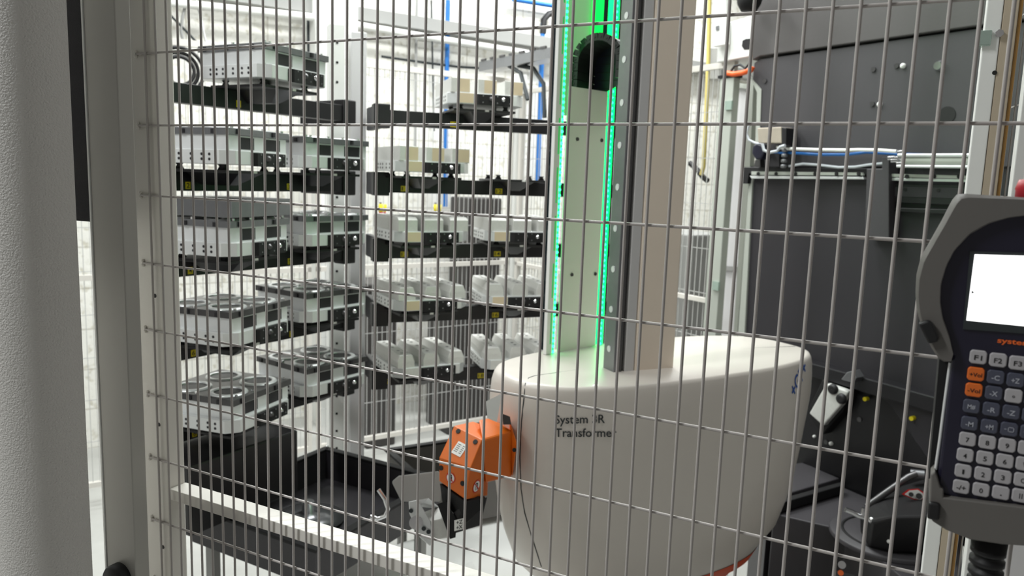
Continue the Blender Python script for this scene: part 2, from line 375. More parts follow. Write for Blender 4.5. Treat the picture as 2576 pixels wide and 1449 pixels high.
# ================================================================== pallet racks
PIT = .245
BZ = [1.78, 1.535, 1.29, 1.045, .80]            # underside of the five beam levels
RL = Frame(-1.80, 2.20, 4.5)                    # left rack, local y 0 at corner, runs to the camera
RR = Frame(-1.764, 2.30, 41)                    # right rack, runs away
colf = Frame(-2.0, 2.40, 41)
t = thing('rack_column', 'white perforated rack column between the left and right pallet racks', 'rack column', colf)
mb = MB(colf); mb.box(-.05, .02, -.055, .005, 0, 2.16); part(t, 'column_profile', mb, 'white', bevel=.003)
mb = MB(colf); mb.box(-.06, .012, .03, .09, 0, 2.14); part(t, 'rear_profile', mb, 'lgrey', bevel=.003)
for k in range(28):
    mb = MB(colf); mb.cyl((.019, -.025, .12 + k * .073), (.0215, -.025, .12 + k * .073), .005, seg=8)
    part(t, 'bolt_hole', mb, 'blackm')
mb = MB(colf); mb.box(-.10, .06, -.10, .13, 0, .012); part(t, 'foot_plate', mb, 'white')

RKL = thing('pallet_rack', 'black five level pallet rack on the left with numbered yellow labels', 'rack', RL)
RKR = thing('pallet_rack', 'black five level pallet rack on the right with numbered yellow labels', 'rack', RR)
mbx = MB(RR); mbx.box(-.06, -.02, 1.12, 1.17, 0, 2.1); part(RKR, 'end_post', mbx, 'white')
mbx = MB(RL); mbx.box(-.06, -.031, -.86, -.82, 0, 2.1); part(RKL, 'end_post', mbx, 'white')
def beam(root, fr, z, y0, y1, lev):
    mb = MB(fr); mb.box(-.03, .012, y0, y1, z, z + .055); b = part(root, 'beam', mb, 'black', bevel=.002)
    mb = MB(fr)
    e = y0 if root is RKR else y1
    mb.box(-.22, .0, e - .012, e + .012, z - .012, z + .075); mb.box(-.03, .02, e - .03, e + .03, z - .012, z + .075)
    part(root, 'beam_bracket', mb, 'black', parent=b, bevel=.004)
for i, z in enumerate(BZ):
    beam(RKL, RL, z, -.86, -.02, i); beam(RKR, RR, z, .02, 1.12, i)

def support(root, pf, z):
    """carrier plate with four locating pins under one pallet position"""
    mb = MB(pf); mb.plate([(-.03, -.115), (-.03, .115), (-.24, .115), (-.24, -.115)], z + .055, z + .063); sp = part(root, 'carrier_plate', mb, 'black', bevel=.001)
    for x in (-.06, -.21):
        for y in (-.085, .085):
            mb = MB(pf); mb.lathe((x, y, z + .063), [(.001, 0), (.013, 0), (.007, .010), (.011, .0155), (.001, .0155)], 12)
            part(root, 'pin', mb, 'rubber', parent=sp)
    mb = MB(pf); mb.hull([(-.04, -.05, z + .055), (-.04, .05, z + .055), (-.22, .05, z + .055), (-.22, -.05, z + .055), (-.1, -.015, z + .02), (-.1, .015, z + .02), (-.2, .015, z + .02), (-.2, -.015, z + .02)])
    part(root, 'gusset', mb, 'black', parent=sp)
    mb = MB(pf); mb.box(-.03, -.0285, .0, .014, z + .056, z + .0625); part(root, 'white_tag', mb, 'whitew', parent=sp)
def number(root, fr, px, py, z, txt):
    y, _ = fr.hit(px, py, .0125); w = .012 * len(txt) + .004
    mb = MB(fr); mb.box(.012, .0128, y - w / 2, y + w / 2, z + .006, z + .026); lb = part(root, 'number_label', mb, 'yellow')
    mb = MB(fr); text_on(mb, txt, y - w / 2 + .003, z + .009, (w - .006) * (.5 if txt == '1' else 1), .014, .0131, .01); part(root, 'number_text', mb, 'ink', parent=lb)

PF = {}
def pallet(kind, cx, cy, az, lev, label, variant=0):
    z = BZ[lev] + .0785 if lev else BZ[0] + .0785
    pf = Frame(cx, cy, az); fr = Frame(cx, cy, az, z)
    support(RKL if kind == 'L' else RKR, pf, BZ[lev])
    t = thing('workpiece_pallet', label, 'pallet', fr, ('square ring fixture pallets on the left rack', 'three bar fixture pallets on the right rack')[kind == 'R'])
    K = lambda s: '%s_%s' % (kind, s)
    F0 = Frame(0, 0, 0); F0.M = fr.M
    def g(fn): mb = MB(); mb.fr = F0; fn(mb); return mb
    oct_ = [(0, -.11), (0, .11), (-.03, .14), (-.25, .14), (-.28, .11), (-.28, -.11), (-.25, -.14), (-.03, -.14)]
    base = part(t, 'base_plate', g(lambda m: m.plate(oct_, 0, .037)), 'alu', bevel=.0012, key='base')
    def each(name, items, m, parent, key, fn, **kw):
        for i_, it in enumerate(items): part(t, name, g(lambda q: fn(q, *it)), m, parent=parent, key='%s_%d' % (key, i_), **kw)
    each('mounting_hole', [(x, zz) for x in (-.06, -.085, -.12, -.16, -.185, -.21) for zz in (.012, .025)], 'pocket', base, 'holes', lambda m, x, zz: m.cyl((x, -.1395, zz), (x, -.1408, zz), .004, seg=8))
    def grip(m):
        m.plate([(.0, -.05), (.012, -.035), (.012, .09), (.0, .09)], -.003, .034)
    gb = part(t, 'gripper_block', g(grip), 'blackm', bevel=.001, key='grip')
    for yk in (.01, .055):
        part(t, 'knob', g(lambda m: m.lathe((.012, yk, .019), [(.009, 0), (.009, .002), (.006, .005), (.004, .0075), (.0005, .0085)], 14, 'x')), 'chrome' if yk > .03 else 'steeld', parent=gb, key='knob%g' % yk)
    each('screw', [(a, b) for a in (-.02, .033, .08) for b in (.006, .029)], 'steel', gb, 'gscrew', lambda m, a, b: m.cyl((.0118, a, b), (.0125, a, b), .0022, seg=8))
    if kind == 'L':
        hb = .040; zt = .037 + hb; tm = 'steel' if lev <= 2 else 'steeld'
        body = part(t, 'fixture_body', g(lambda m: m.box(-.265, -.012, -.125, .125, .037, .037 + hb)), 'alub', bevel=.001, key='Lbody')
        each('side_pocket', ((-.075, -.02), (.03, .095)), 'pocket', body, 'Lpock', lambda m, a, b: m.box(-.0125, -.0112, a, b, .041, .033 + hb))
        top = part(t, 'top_plate', g(lambda m: m.box(-.272, -.005, -.13, .132, zt, zt + .018)), tm, bevel=.001, key='Ltop' + tm)
        quad = [(x, y) for x in (-.075, -.2) for y in (-.066, .066)]
        each('clamp_ring', quad, 'alub', top, 'Lring', lambda m, x, y: m.lathe((x, y, zt + .018), [(.040, .0), (.040, .0035), (.052, .0035), (.054, 0)], 32))
        each('bore', quad, 'pocket', top, 'Lbore', lambda m, x, y: m.cyl((x, y, zt + .0175), (x, y, zt + .0186), .040, seg=32))
        each('edge_clamp', [(a, a + .012, -.134, -.129, zt + .002, zt + .014) for a in (-.25, -.16, -.06)] + [(-.006, -.001, a, a + .01, zt + .003, zt + .016) for a in (-.1, .05)], 'pocket', top, 'Lclamp', lambda m, *q: m.box(*q))
        each('bolt', [(-.02, q) for q in (-.118, -.10, -.03, .03, .095, .115)] + [(q, -.12) for q in (-.22, -.14)] + [(-.255, q) for q in (-.1, .11)], 'chrome', top, 'Lbolt', lambda m, x, y: m.cyl((x, y, zt + .018), (x, y, zt + .024), .0045, seg=8))
        if variant == 1:
            part(t, 'blank_block', g(lambda m: m.box(-.27, .0, -.13, .132, zt + .0275, zt + .075)), 'steel', bevel=.001)
            each('riser', [(x, y) for x in (-.05, -.22) for y in (-.1, .1)], 'steeld', top, 'Lris', lambda m, x, y: m.cyl((x, y, zt + .018), (x, y, zt + .0275), .01))
    else:
        hh = .050 if lev <= 2 else .046
        part(t, 'front_pad', g(lambda m: m.box(-.001, .0012, -.109, -.052, .002, .035)), 'beige' if lev <= 3 else 'alud', parent=base, key='Rpad%d' % (lev <= 3))
        for bi, y in enumerate((-.098, 0.0, .098)):
            if lev <= 1:
                f = lambda m: m.box(-.275, -.006, y - .034, y + .034, .037, .037 + hh)
            else:
                hw, tw = (.036, .034) if lev <= 2 else (.032, .023)
                f = lambda m: m.hull([(x, y + sgn * wv, zz) for x0_, x1_, wv, zz in ((-.275, -.006, hw, .037), (-.275, -.006, hw, .037 + hh * (.8 if lev <= 2 else .5)), (-.270, -.008 if lev > 2 else -.02, tw, .037 + hh)) for x in (x0_, x1_) for sgn in (-1, 1)])
            br = part(t, 'clamping_bar', g(f), 'alud', bevel=.001, key='Rbar%d%d' % (bi, max(1, min(lev, 3))))
            each('bar_hole', [(x,) for x in (-.05, -.09, -.15, -.21, -.245)], 'pocket', br, 'Rhole%d%g' % (bi, hh), lambda m, x: m.cyl((x, y, .037 + hh - .0005), (x, y, .037 + hh + .0006), .006, seg=12))
            if lev <= 1: part(t, 'end_face', g(lambda m: m.box(-.006, -.005, y - .012, y + .033, .040, .034 + hh)), 'beige', parent=br, key='Rend%d%g' % (bi, hh))
    return t
L1_, L2_ = (-1.612, 1.595, -8), (-1.650, 1.965, 9)
names = ['topmost', 'second', 'third', 'fourth', 'lowest']
pallet('L', -1.628, 1.762, 0, 0, 'aluminium pallet with square fixture standing alone on the top shelf of the left rack')
pallet('L', *L1_, 1, 'aluminium ring fixture pallet on the second left shelf, nearer the grey post')
pallet('L', *L2_, 1, 'aluminium ring fixture pallet on the second left shelf, against the rack column')
pallet('L', *L1_, 2, 'aluminium pallet carrying a big solid metal block on the third left shelf', 1)
pallet('L', *L2_, 2, 'aluminium ring fixture pallet on the third left shelf, right of the solid block')
pallet('L', *L1_, 3, 'pallet with four open rings on the fourth left shelf, nearer the grey post')
pallet('L', *L2_, 3, 'pallet with four open rings on the fourth left shelf, against the rack column')
pallet('L', *L1_, 4, 'dark topped ring pallet on the lowest left shelf, nearer the grey post')
pallet('L', *L2_, 4, 'dark topped ring pallet on the lowest left shelf, against the rack column')
R1_, R2_ = (-1.500, 2.300, 34), (-1.290, 2.580, 46)
pallet('R', -1.375, 2.435, 45, 0, 'grey three block pallet with beige end faces alone on the top right shelf')
pallet('R', *R1_, 1, 'grey three block pallet with beige end faces on the second right shelf')
pallet('R', *R1_, 2, 'bare aluminium bar pallet with cream pad on the third right shelf, beside the rack column')
pallet('R', *R2_, 2, 'bare aluminium bar pallet on the third right shelf, beside the green lit unit')
pallet('R', *R1_, 3, 'three bar pallet with white pad on the fourth right shelf, beside the rack column')
pallet('R', *R2_, 3, 'three bar pallet on the fourth right shelf, beside the green lit unit')
pallet('R', *R1_, 4, 'three bar pallet with holed bars on the lowest right shelf, beside the rack column')
pallet('R', *R2_, 4, 'three bar pallet on the lowest right shelf, just above the robot cover')
support(RKR, Frame(*R2_[:2], 46), BZ[1])
for px, py, lv, s in ((473, 470, 1, '2'), (727, 472, 1, '3'), (479, 689, 2, '4'), (729, 660, 2, '5'), (487, 901, 3, '6'), (733, 845, 3, '7'), (490, 1110, 4, '8'), (600, 240, 0, '1')):
    number(RKL, RL, px, py, BZ[lv], s)
for px, py, lv, s in ((1142, 308, 0, '10'), (1018, 476, 1, '11'), (1255, 482, 1, '12'), (1017, 640, 2, '13'), (1251, 641, 2, '14'), (1246, 797, 3, '16'), (970, 965, 4, '17'), (1210, 945, 4, '18')):
    number(RKR, RR, px, py, BZ[lv], s)

# ------------------------------------------------------------------ trays and boxes below the racks
def tray(fr, x0, x1, y0, y1, z0, z1, label, th=.012, inner='black'):
    t = thing('chip_tray', label, 'tray', fr)
    mb = MB(fr); mb.box(x0, x1, y0, y1, z0, z0 + th); mb.box(x0, x0 + th, y0, y1, z0 + th, z1); mb.box(x1 - th, x1, y0, y1, z0 + th, z1)
    mb.box(x0 + th, x1 - th, y0, y0 + th, z0 + th, z1); mb.box(x0 + th, x1 - th, y1 - th, y1, z0 + th, z1); part(t, 'tray_body', mb, inner)
    mb = MB(fr)
    for a in ((x0 - .015, x1 + .015, y0 - .015, y0 + .012), (x0 - .015, x1 + .015, y1 - .012, y1 + .015), (x0 - .015, x0 + .012, y0 + .012, y1 - .012), (x1 - .012, x1 + .015, y0 + .012, y1 - .012)):
        mb.box(*a, z1, z1 + .01)
    part(t, 'tray_rim', mb, 'blackm', bevel=.002)
    for a, b in ((x0, y1), (x1 - .02, y1), (x0, (y0 + y1) / 2)):
        mb = MB(fr); mb.ball((a + .005, b, z1 + .014), .007)
        part(t, 'rim_bolt', mb, 'chrome')
    for a in (x0 + .03, x1 - .06):
        for b in (y0 + .03, y1 - .06):
            mb = MB(fr); mb.box(a, a + .03, b, b + .03, 0 if a < 0 else .271, z0)
            part(t, 'leg', mb, 'grey')
    return t
T1 = Frame(-1.62, 1.75, 2)
tray(T1, -.27, .25, -.20, .40, .45, .565, 'deep black chip tray on a stand below the left rack', inner='machd')
T2 = Frame(-1.56, 2.42, 33)
tray(T2, -.18, .15, -.12, .62, .30, .50, 'shallow black tray with grey lit inside below the right rack', inner='holder')
mb = MB(RL); mb.box(-.17, .17, -.80, RL.hit(750, 1150, .17)[0], .585, .79)
solo('control_box', mb, 'black', RL, 'black steel box under the lowest left pallet', 'box', bevel=.006)
mb = MB(T1); mb.lathe((-.05, .08, .463), [(.001, .0), (.1, .0), (.12, .012), (.05, .022), (.02, .035), (.02, .07), (.001, .07)], 24)
solo('drain_lid', mb, 'steel', T1, 'shiny metal drain lid inside the deep black tray', 'lid')

# ================================================================== robot
CF = Frame(-.580, 2.072, 31.5)        # cover: y = long axis
CA, CB, CN = .525, .222, 2.7
PROF = [(.49, .58), (.50, .66), (.56, .765), (.60, .84), (.68, .90), (.75, .935), (.83, .96), (.93, .985), (1.00, 1.0), (1.05, 1.0), (1.09, .992), (1.108, .981), (1.117, .968), (1.12, .945)]
def cscale(z):
    if z <= PROF[0][0]: return PROF[0][1]
    for (a, b), (c, d) in zip(PROF, PROF[1:]):
        if z <= c: return b + (d - b) * (z - a) / (c - a)
    return 0.0
def spow(v, e): return math.copysign(abs(v) ** e, v)
def on_cover(px, py, off=.0015):
    r = ray(px, py); r.normalize(); t_ = 1.2
    while t_ < 4:
        q = CAM + r * t_; l = CF.loc(q); s = cscale(l.z)
        if l.z <= 1.1195 and s > 0 and (abs(l.x) / (CB * s)) ** CN + (abs(l.y) / (CA * s)) ** CN <= 1:
            return q - r * off * 2
        t_ += .0015
    return None
RB = thing('industrial_robot', 'white rounded robot with beige mast, black lettering and orange wrist arm', 'robot', Frame(-.580, 2.072, 31.5, 0))
mb = MB(CF); n = 96; vs = []
for z, s in PROF + [(1.121, .6), (1.1215, .2)]:
    for k in range(n):
        a = 2 * math.pi * k / n; vs.append((CB * s * spow(math.cos(a), 2 / CN), CA * s * spow(math.sin(a), 2 / CN), z))
L = len(PROF) + 2
fs = [(i * n + k, i * n + (k + 1) % n, (i + 1) * n + (k + 1) % n, (i + 1) * n + k) for i in range(L - 1) for k in range(n)]
mb.add(vs, fs, True); mb.add(vs, [tuple(range(n))[::-1], tuple(range((L - 1) * n, L * n))])
shell = part(RB, 'cover_shell', mb, 'cover')
mb = MB(CF); vs = []
for z, s in ((.455, .53), (.49, .60), (.50, .672), (.53, .715)):
    for k in range(n):
        a = 2 * math.pi * k / n; vs.append((CB * (s + .004) * spow(math.cos(a), 2 / CN), CA * (s + .004) * spow(math.sin(a), 2 / CN), z))
mb.add(vs, [(i * n + k, i * n + (k + 1) % n, (i + 1) * n + (k + 1) % n, (i + 1) * n + k) for i in range(3) for k in range(n)], True)
part(RB, 'orange_band', mb, 'ring')
mb = MB(CF); mb.lathe((0, 0, 0), [(.001, .272), (.2, .272), (.19, .3), (.17, .46), (.001, .46)], 40); part(RB, 'pedestal', mb, 'lgrey')
# seam between front and rear shell
def path_cover(pts, step=14):
    out = []
    for (a, b), (c, d) in zip(pts, pts[1:]):
        k = max(1, int(math.hypot(c - a, d - b) / step))
        for i in range(k):
            q = on_cover(a + (c - a) * i / k, b + (d - b) * i / k, .0002)
            if q: out.append(q)
    return out
mb = MB(); q = path_cover([(1518, 922), (1430, 934), (1345, 946), (1330, 951), (1322, 965), (1312, 1060), (1308, 1150), (1311, 1230), (1320, 1290), (1338, 1350), (1362, 1425), (1375, 1449)])
mb.tube(q, .0016, 6); part(RB, 'shell_seam', mb, 'gink')
mb = MB(); q = path_cover([(1702, 905), (1800, 888), (1900, 876), (2000, 872), (2012, 876)]); mb.tube(q, .0016, 6); part(RB, 'rear_seam', mb, 'gink')
def decal(root, name, lines, m, bold=.012):
    mb = MB()
    for txt, x0, y0, x1, y1, hh, sk in lines:    # baseline from (x0,y0) to (x1,y1), cap height hh pixels, skew
        vs, fs, (a, b, c, d) = text_geo(txt, bold); vs2, _, (a2, b2, c2, d2) = text_geo('T', bold); out = []
        for v in vs:
            u = (v.x - a) / (b - a); w = v.y / d2
            out.append(on_cover(x0 + (x1 - x0) * u + sk * w, y0 + (y1 - y0) * u - hh * w))
        ok = {i for i, p_ in enumerate(out) if p_ is not None}
        mb.add([p_ if p_ is not None else (0, 0, 0) for p_ in out], [f for f in fs if all(i in ok for i in f)])
    return part(root, name, mb, m)
decal(RB, 'model_lettering', [('System 3R', 1396, 1066, 1522, 1064, 21, 0), ('Transformer', 1396, 1099, 1551, 1099, 21, 0)], 'gink')
decal(RB, 'maker_logo', [('+GF+', 1998, 1002, 2031, 930, 26, -10)], 'bink', .02)
mb = MB()
for px, py in ((1484, 916), (1816, 877)):
    q = on_cover(px, py, .0003)
    if q: mb.cyl(q - Vector((0, 0, .001)), q + Vector((0, 0, .0015)), .006, seg=10)
part(RB, 'top_screw', mb, 'gink')

# mast
MF = Frame(-.631, 1.827, 39)
MST = RB
mb = MB(MF); mb.box(-.05, 0, .0525, .175, 1.10, 3.4); part(MST, 'mast_housing', mb, 'mast', bevel=.006, seg=3)
mb = MB(MF); mb.box(-.049, -.001, .0225, .0515, 1.095, 3.4); part(MST, 'edge_profile', mb, 'mastl', bevel=.003)
mb = MB(MF); mb.box(-.049, -.010, -.0015, .022, 1.09, 3.4); part(MST, 'rail_groove', mb, 'steeld')
mb = MB(MF); mb.cyl((-.006, .010, 1.09), (-.006, .010, 3.4), .006, seg=16); part(MST, 'guide_rod', mb, 'steeld')
mb = MB(MF); mb.box(-.052, -.0005, -.0099, -.0017, 1.095, 3.4); rl = part(MST, 'guide_rail', mb, 'steel', bevel=.001)
for k in range(22):
    z = MF.hit(1541, 877, -.026)[1] + k * .103
    mb = MB(MF); mb.cyl((-.027, -.0099, z), (-.027, -.0112, z), .0085, seg=14); part(MST, 'rail_screw', mb, 'alub', parent=rl)

# green lit unit
LF = Frame(-.867, 1.897, 21)
LD = thing('led_lit_column', 'tall column with glowing green led strips beside the mast', 'lit column', Frame(-.82, 2.0, 21, 1.1))
mb = MB(LF); mb.box(-.008, .004, .001, .0235, 1.1215, 3.4); sl = part(LD, 'slotted_strip', mb, 'white')
for k in range(14):
    mb = MB(LF); mb.box(.0035, .0052, .014, .0175, 1.15 + k * .13, 1.15 + k * .13 + .095)
    part(LD, 'strip_slot', mb, 'green_slot', parent=sl)
mb = MB(LF); mb.box(-.008, .001, .0236, .0335, 1.1215, 3.4); s1 = part(LD, 'led_strip', mb, 'green_led')
mb = MB(LF)
for k in range(100): mb.ball((.002, .029, 1.126 + k * .0155), .0042, 6)
part(LD, 'led_beads', mb, 'green_bead', parent=s1, kind='stuff')
mb = MB(LF); mb.box(-.06, -.02, .035, .052, 1.1215, 3.4); part(LD, 'dark_groove', mb, 'glass')
zt = LF.hit(1470, 222, 0)[1]
mb = MB(LF); mb.box(-.006, 0, .0523, .208, 1.1215, zt); lp = part(LD, 'front_panel', mb, 'panelg', bevel=.001)
for px, py in ((1452, 350), (1513, 353), (1438, 691), (1497, 689)):
    mb = MB(LF); y, z = LF.hit(px, py, 0); mb.cyl((0, y, z), (.003, y, z), .005, seg=12)
    part(LD, 'panel_screw', mb, 'steeld', parent=lp)
mb = MB(LF); mb.box(-.16, -.15, LF.hit(1402, 100, -.15)[0], LF.hit(1562, 100, -.15)[0], zt - .06, 3.4); part(LD, 'back_panel', mb, 'panelg')
mb = MB(LF); mb.box(-.03, .001, .2255, .238, 1.1215, 3.4); s2 = part(LD, 'led_strip', mb, 'green_led')
mb = MB(LF)
for k in range(100): mb.ball((.002, .225, 1.126 + k * .0155), .0038, 6)
part(LD, 'led_beads', mb, 'green_bead', parent=s2, kind='stuff')
mb = MB(LF); ya = LF.hit(1500, 40, -.13)[0]; yb = LF.hit(1522, 40, -.13)[0]; mb.box(-.149, -.13, ya, yb, zt + .1, 3.4); part(LD, 'led_reflection', mb, 'green_reflection')  # reflection of the led on the back panel, built as a glowing strip
mb = MB(LF); mb.box(-.06, -.01, .240, .258, 1.1215, 3.4); part(LD, 'side_glass', mb, 'glass')
# energy chain
chp = None
_y = LF.hit(1434, 210, -.025)[0]; _p = LF.o + LF.u * _y - LF.n * .025; EF = Frame(_p.x, _p.y, 93)
yl = 0; yr = EF.hit(1567, 140, 0)[0]; R_o = (yr - yl) / 2; yc = (yl + yr) / 2
zc = EF.hit(1515, 80, 0)[1] - R_o; lw = .02; arc = []
for k in range(4): arc.append((yl + lw / 2, zc - .0888 + .0222 * k))
for k in range(13): a = math.pi - math.pi * k / 12; arc.append((yc + (R_o - lw / 2) * math.cos(a), zc + (R_o - lw / 2) * math.sin(a)))
for k in range(1, 3): arc.append((yr - lw / 2, zc - .0222 * k))
for i, ((a, b), (c, d)) in enumerate(zip(arc, arc[1:])):
    dx, dz = c - a, d - b; l = math.hypot(dx, dz); nx, nz = -dz / l, dx / l; ex, ez = dx / l * .001, dz / l * .001
    if i < 8 and b < zt - .02 and False: continue
    mb = MB(EF)
    for x0, x1 in ((-.012, -.002), (-.122, -.112)):
        mb.slab([(a + nx * lw / 2 + ex, b + nz * lw / 2 + ez), (c + nx * lw / 2 - ex, d + nz * lw / 2 - ez), (c - nx * lw / 2 - ex, d - nz * lw / 2 - ez), (a - nx * lw / 2 + ex, b - nz * lw / 2 + ez)], x0, x1)
    g_ = .03; mb.slab([(a + dx * g_ + nx * lw * .45, b + dz * g_ + nz * lw * .45), (c - dx * g_ + nx * lw * .45, d - dz * g_ + nz * lw * .45), (c - dx * g_ + nx * lw * .28, d - dz * g_ + nz * lw * .28), (a + dx * g_ + nx * lw * .28, b + dz * g_ + nz * lw * .28)], -.112, -.012)
    mb.slab([(a + dx * g_ - nx * lw * .28, b + dz * g_ - nz * lw * .28), (c - dx * g_ - nx * lw * .28, d - dz * g_ - nz * lw * .28), (c - dx * g_ - nx * lw * .45, d - dz * g_ - nz * lw * .45), (a + dx * g_ - nx * lw * .45, b + dz * g_ - nz * lw * .45)], -.112, -.012)
    mb.cyl((-.002, (a + c) / 2, (b + d) / 2), (-.0005, (a + c) / 2, (b + d) / 2), .003, seg=8)
    if chp is None: chp = part(LD, 'energy_chain', mb, 'rubber')
    else: part(LD, 'chain_link', mb, 'rubber', parent=chp)

mb = MB(EF); ri = R_o - lw; mb.slab([(yc - ri, zc - .085), (yc + ri, zc - .03)] + [(yc + ri * math.cos(math.pi * k / 12), zc + ri * math.sin(math.pi * k / 12)) for k in range(13)], -.118, -.114)
cb_ = part(LD, 'chain_back', mb, 'navy', parent=chp)
for k in range(6):
    mb = MB(EF); mb.box(-.114, -.1125, yc - ri * .85, yc + ri * .85, zc - .08 + k * .022, zc - .0785 + k * .022); part(LD, 'slat_gap', mb, 'ink', parent=chp)

# white platform around the robot foot
t = thing('robot_platform', 'bright white platform around the robot foot', 'platform', wf(-.9, 2.0))
mb = MB(); mb.plate([(-1.80, 1.70), (-1.619, 1.986), (-1.549, 2.194), (-1.464, 2.387), (-1.381, 2.584), (-1.25, 2.75), (-.85, 2.75), (-.45, 2.60), (-.36, 1.80), (-.55, 1.10), (-1.3, 1.10)][::-1], 0, .27); part(t, 'platform_deck', mb, 'white', bevel=.012)
mb = MB(); mb.hull([(-1.42, 1.80, .271), (-1.05, 1.60, .271), (-1.0, 1.95, .271), (-1.25, 2.2, .271), (-1.28, 1.9, .31), (-1.1, 1.8, .31), (-1.12, 1.95, .31)]); part(t, 'raised_facet', mb, 'white')

# orange wrist
ARM = RB
H_ = lambda px, py, d: PD(px, py, d - .12)
def on_plane(px, py, a, b, c):
    n_ = (b - a).cross(c - a); rr = ray(px, py); return CAM + rr * ((a - CAM).dot(n_) / rr.dot(n_))
va, vb, vd = H_(1143, 1071, 1.90), H_(1213, 1106, 1.85), H_(1105, 1151, 1.86)
vc = on_plane(1184, 1176, va, vb, vd); vg = H_(1172, 1257, 1.825); ve = on_plane(1105, 1210, vd, vc, vg)
vi = H_(1222, 1160, 1.87); vh = on_plane(1226, 1247, vc, vi, vg)
mb = MB()
mb.hull([va, vb, vc, vd, ve, vg, vh, vi,
         H_(1140, 1120, 2.0), H_(1130, 1215, 1.99), H_(1225, 1225, 2.0), H_(1235, 1075, 1.98), H_(1190, 1060, 1.97)])
hs = part(ARM, 'wrist_housing', mb, 'orange', bevel=.002)
mb = MB()
mb = MB(); mb.hull([H_(1205, 1057, 1.92), H_(1232, 1052, 1.96), H_(1288, 1085, 1.93), H_(1287, 1198, 1.93), H_(1222, 1214, 1.87), H_(1214, 1107, 1.85), H_(1232, 1052, 2.08), H_(1288, 1080, 2.06), H_(1287, 1195, 2.06), H_(1218, 1212, 2.04)])
part(ARM, 'forearm_housing', mb, 'orange', bevel=.004)
mb = MB(); mb.hull([H_(1284, 1062, 1.93), H_(1299, 1110, 1.92), H_(1299, 1130, 1.92), H_(1288, 1200, 1.925), H_(1278, 1062, 2.06), H_(1294, 1115, 2.05), H_(1290, 1195, 2.05)]); part(ARM, 'flange', mb, 'orange', bevel=.002)
mb = MB(); mb.hull([H_(1262, 1040, 1.91), H_(1283, 1048, 1.91), H_(1286, 1068, 1.91), H_(1266, 1068, 1.91), H_(1262, 1040, 1.95), H_(1283, 1048, 1.95), H_(1286, 1068, 1.95), H_(1266, 1068, 1.95)]); part(ARM, 'cable_clamp', mb, 'dirt')
mb = MB(); mb.hull([H_(1226, 1052, 1.80), H_(1250, 1062, 1.80), H_(1262, 990, 1.80), H_(1222, 1010, 1.80), H_(1226, 1052, 1.83), H_(1250, 1062, 1.83), H_(1262, 990, 1.83), H_(1222, 1010, 1.83)]); part(ARM, 'white_flap', mb, 'white')
def face_disc(a, b, c, px, py, r, lift=.0006):
    """disc lying in the plane through three places"""
    n_ = (b - a).cross(c - a).normalized()
    if n_.dot(CAM - a) < 0: n_ = -n_
    rr = ray(px, py); t_ = (a - CAM).dot(n_) / rr.dot(n_); return CAM + rr * t_ + n_ * lift, n_
ua, ub, uc = va, vb, vd
la, lb, lc = vd, vc, vg
mb = MB()
for tri, pts in (((ua, ub, uc), ((1153, 1085), (1196, 1112))), ((la, lb, lc), ((1110, 1177), (1164, 1216)))):
    for px, py in pts:
        q, n_ = face_disc(*tri, px, py, 0); mb.cyl(q - n_ * .001, q + n_ * .0012, .0058, seg=12)
q = H_(1294, 1132, 1.915); mb.cyl(q, q + (CAM - q).normalized() * .003, .005, seg=12)
part(ARM, 'socket_screw', mb, 'ink', parent=hs)
def sticker(tri, cx, cy, w, h, rot, name, m, lift):
    q, n_ = face_disc(*tri, cx, cy, 0, lift); e = (tri[1] - tri[0]).normalized(); f_ = n_.cross(e)
    return q, n_, (e * math.cos(rot) + f_ * math.sin(rot)), (f_ * math.cos(rot) - e * math.sin(rot))
q, n_, e, f_ = sticker((ua, ub, uc), 1156, 1130, 0, 0, .0, '', '', .0004)
mb = MB(); w_, h_ = .014, .0155; mb.prism([q - e * w_ - f_ * h_, q + e * w_ - f_ * h_, q + e * w_ + f_ * h_, q - e * w_ + f_ * h_], n_ * .0006); lb_ = part(ARM, 'type_label', mb, 'whitew', parent=hs)
mb = MB()
for k in range(5):
    a = q + f_ * (.009 - .0045 * k) * (1 if f_.z > 0 else -1) + n_ * .0007
    mb.prism([a - e * .011, a - e * .001, a - e * .001 + f_ * .0012, a - e * .011 + f_ * .0012], n_ * .0002)
    mb.prism([a + e * .004, a + e * .010, a + e * .010 + f_ * .0012, a + e * .004 + f_ * .0012], n_ * .0002)
part(ARM, 'label_print', mb, 'ink', parent=hs)
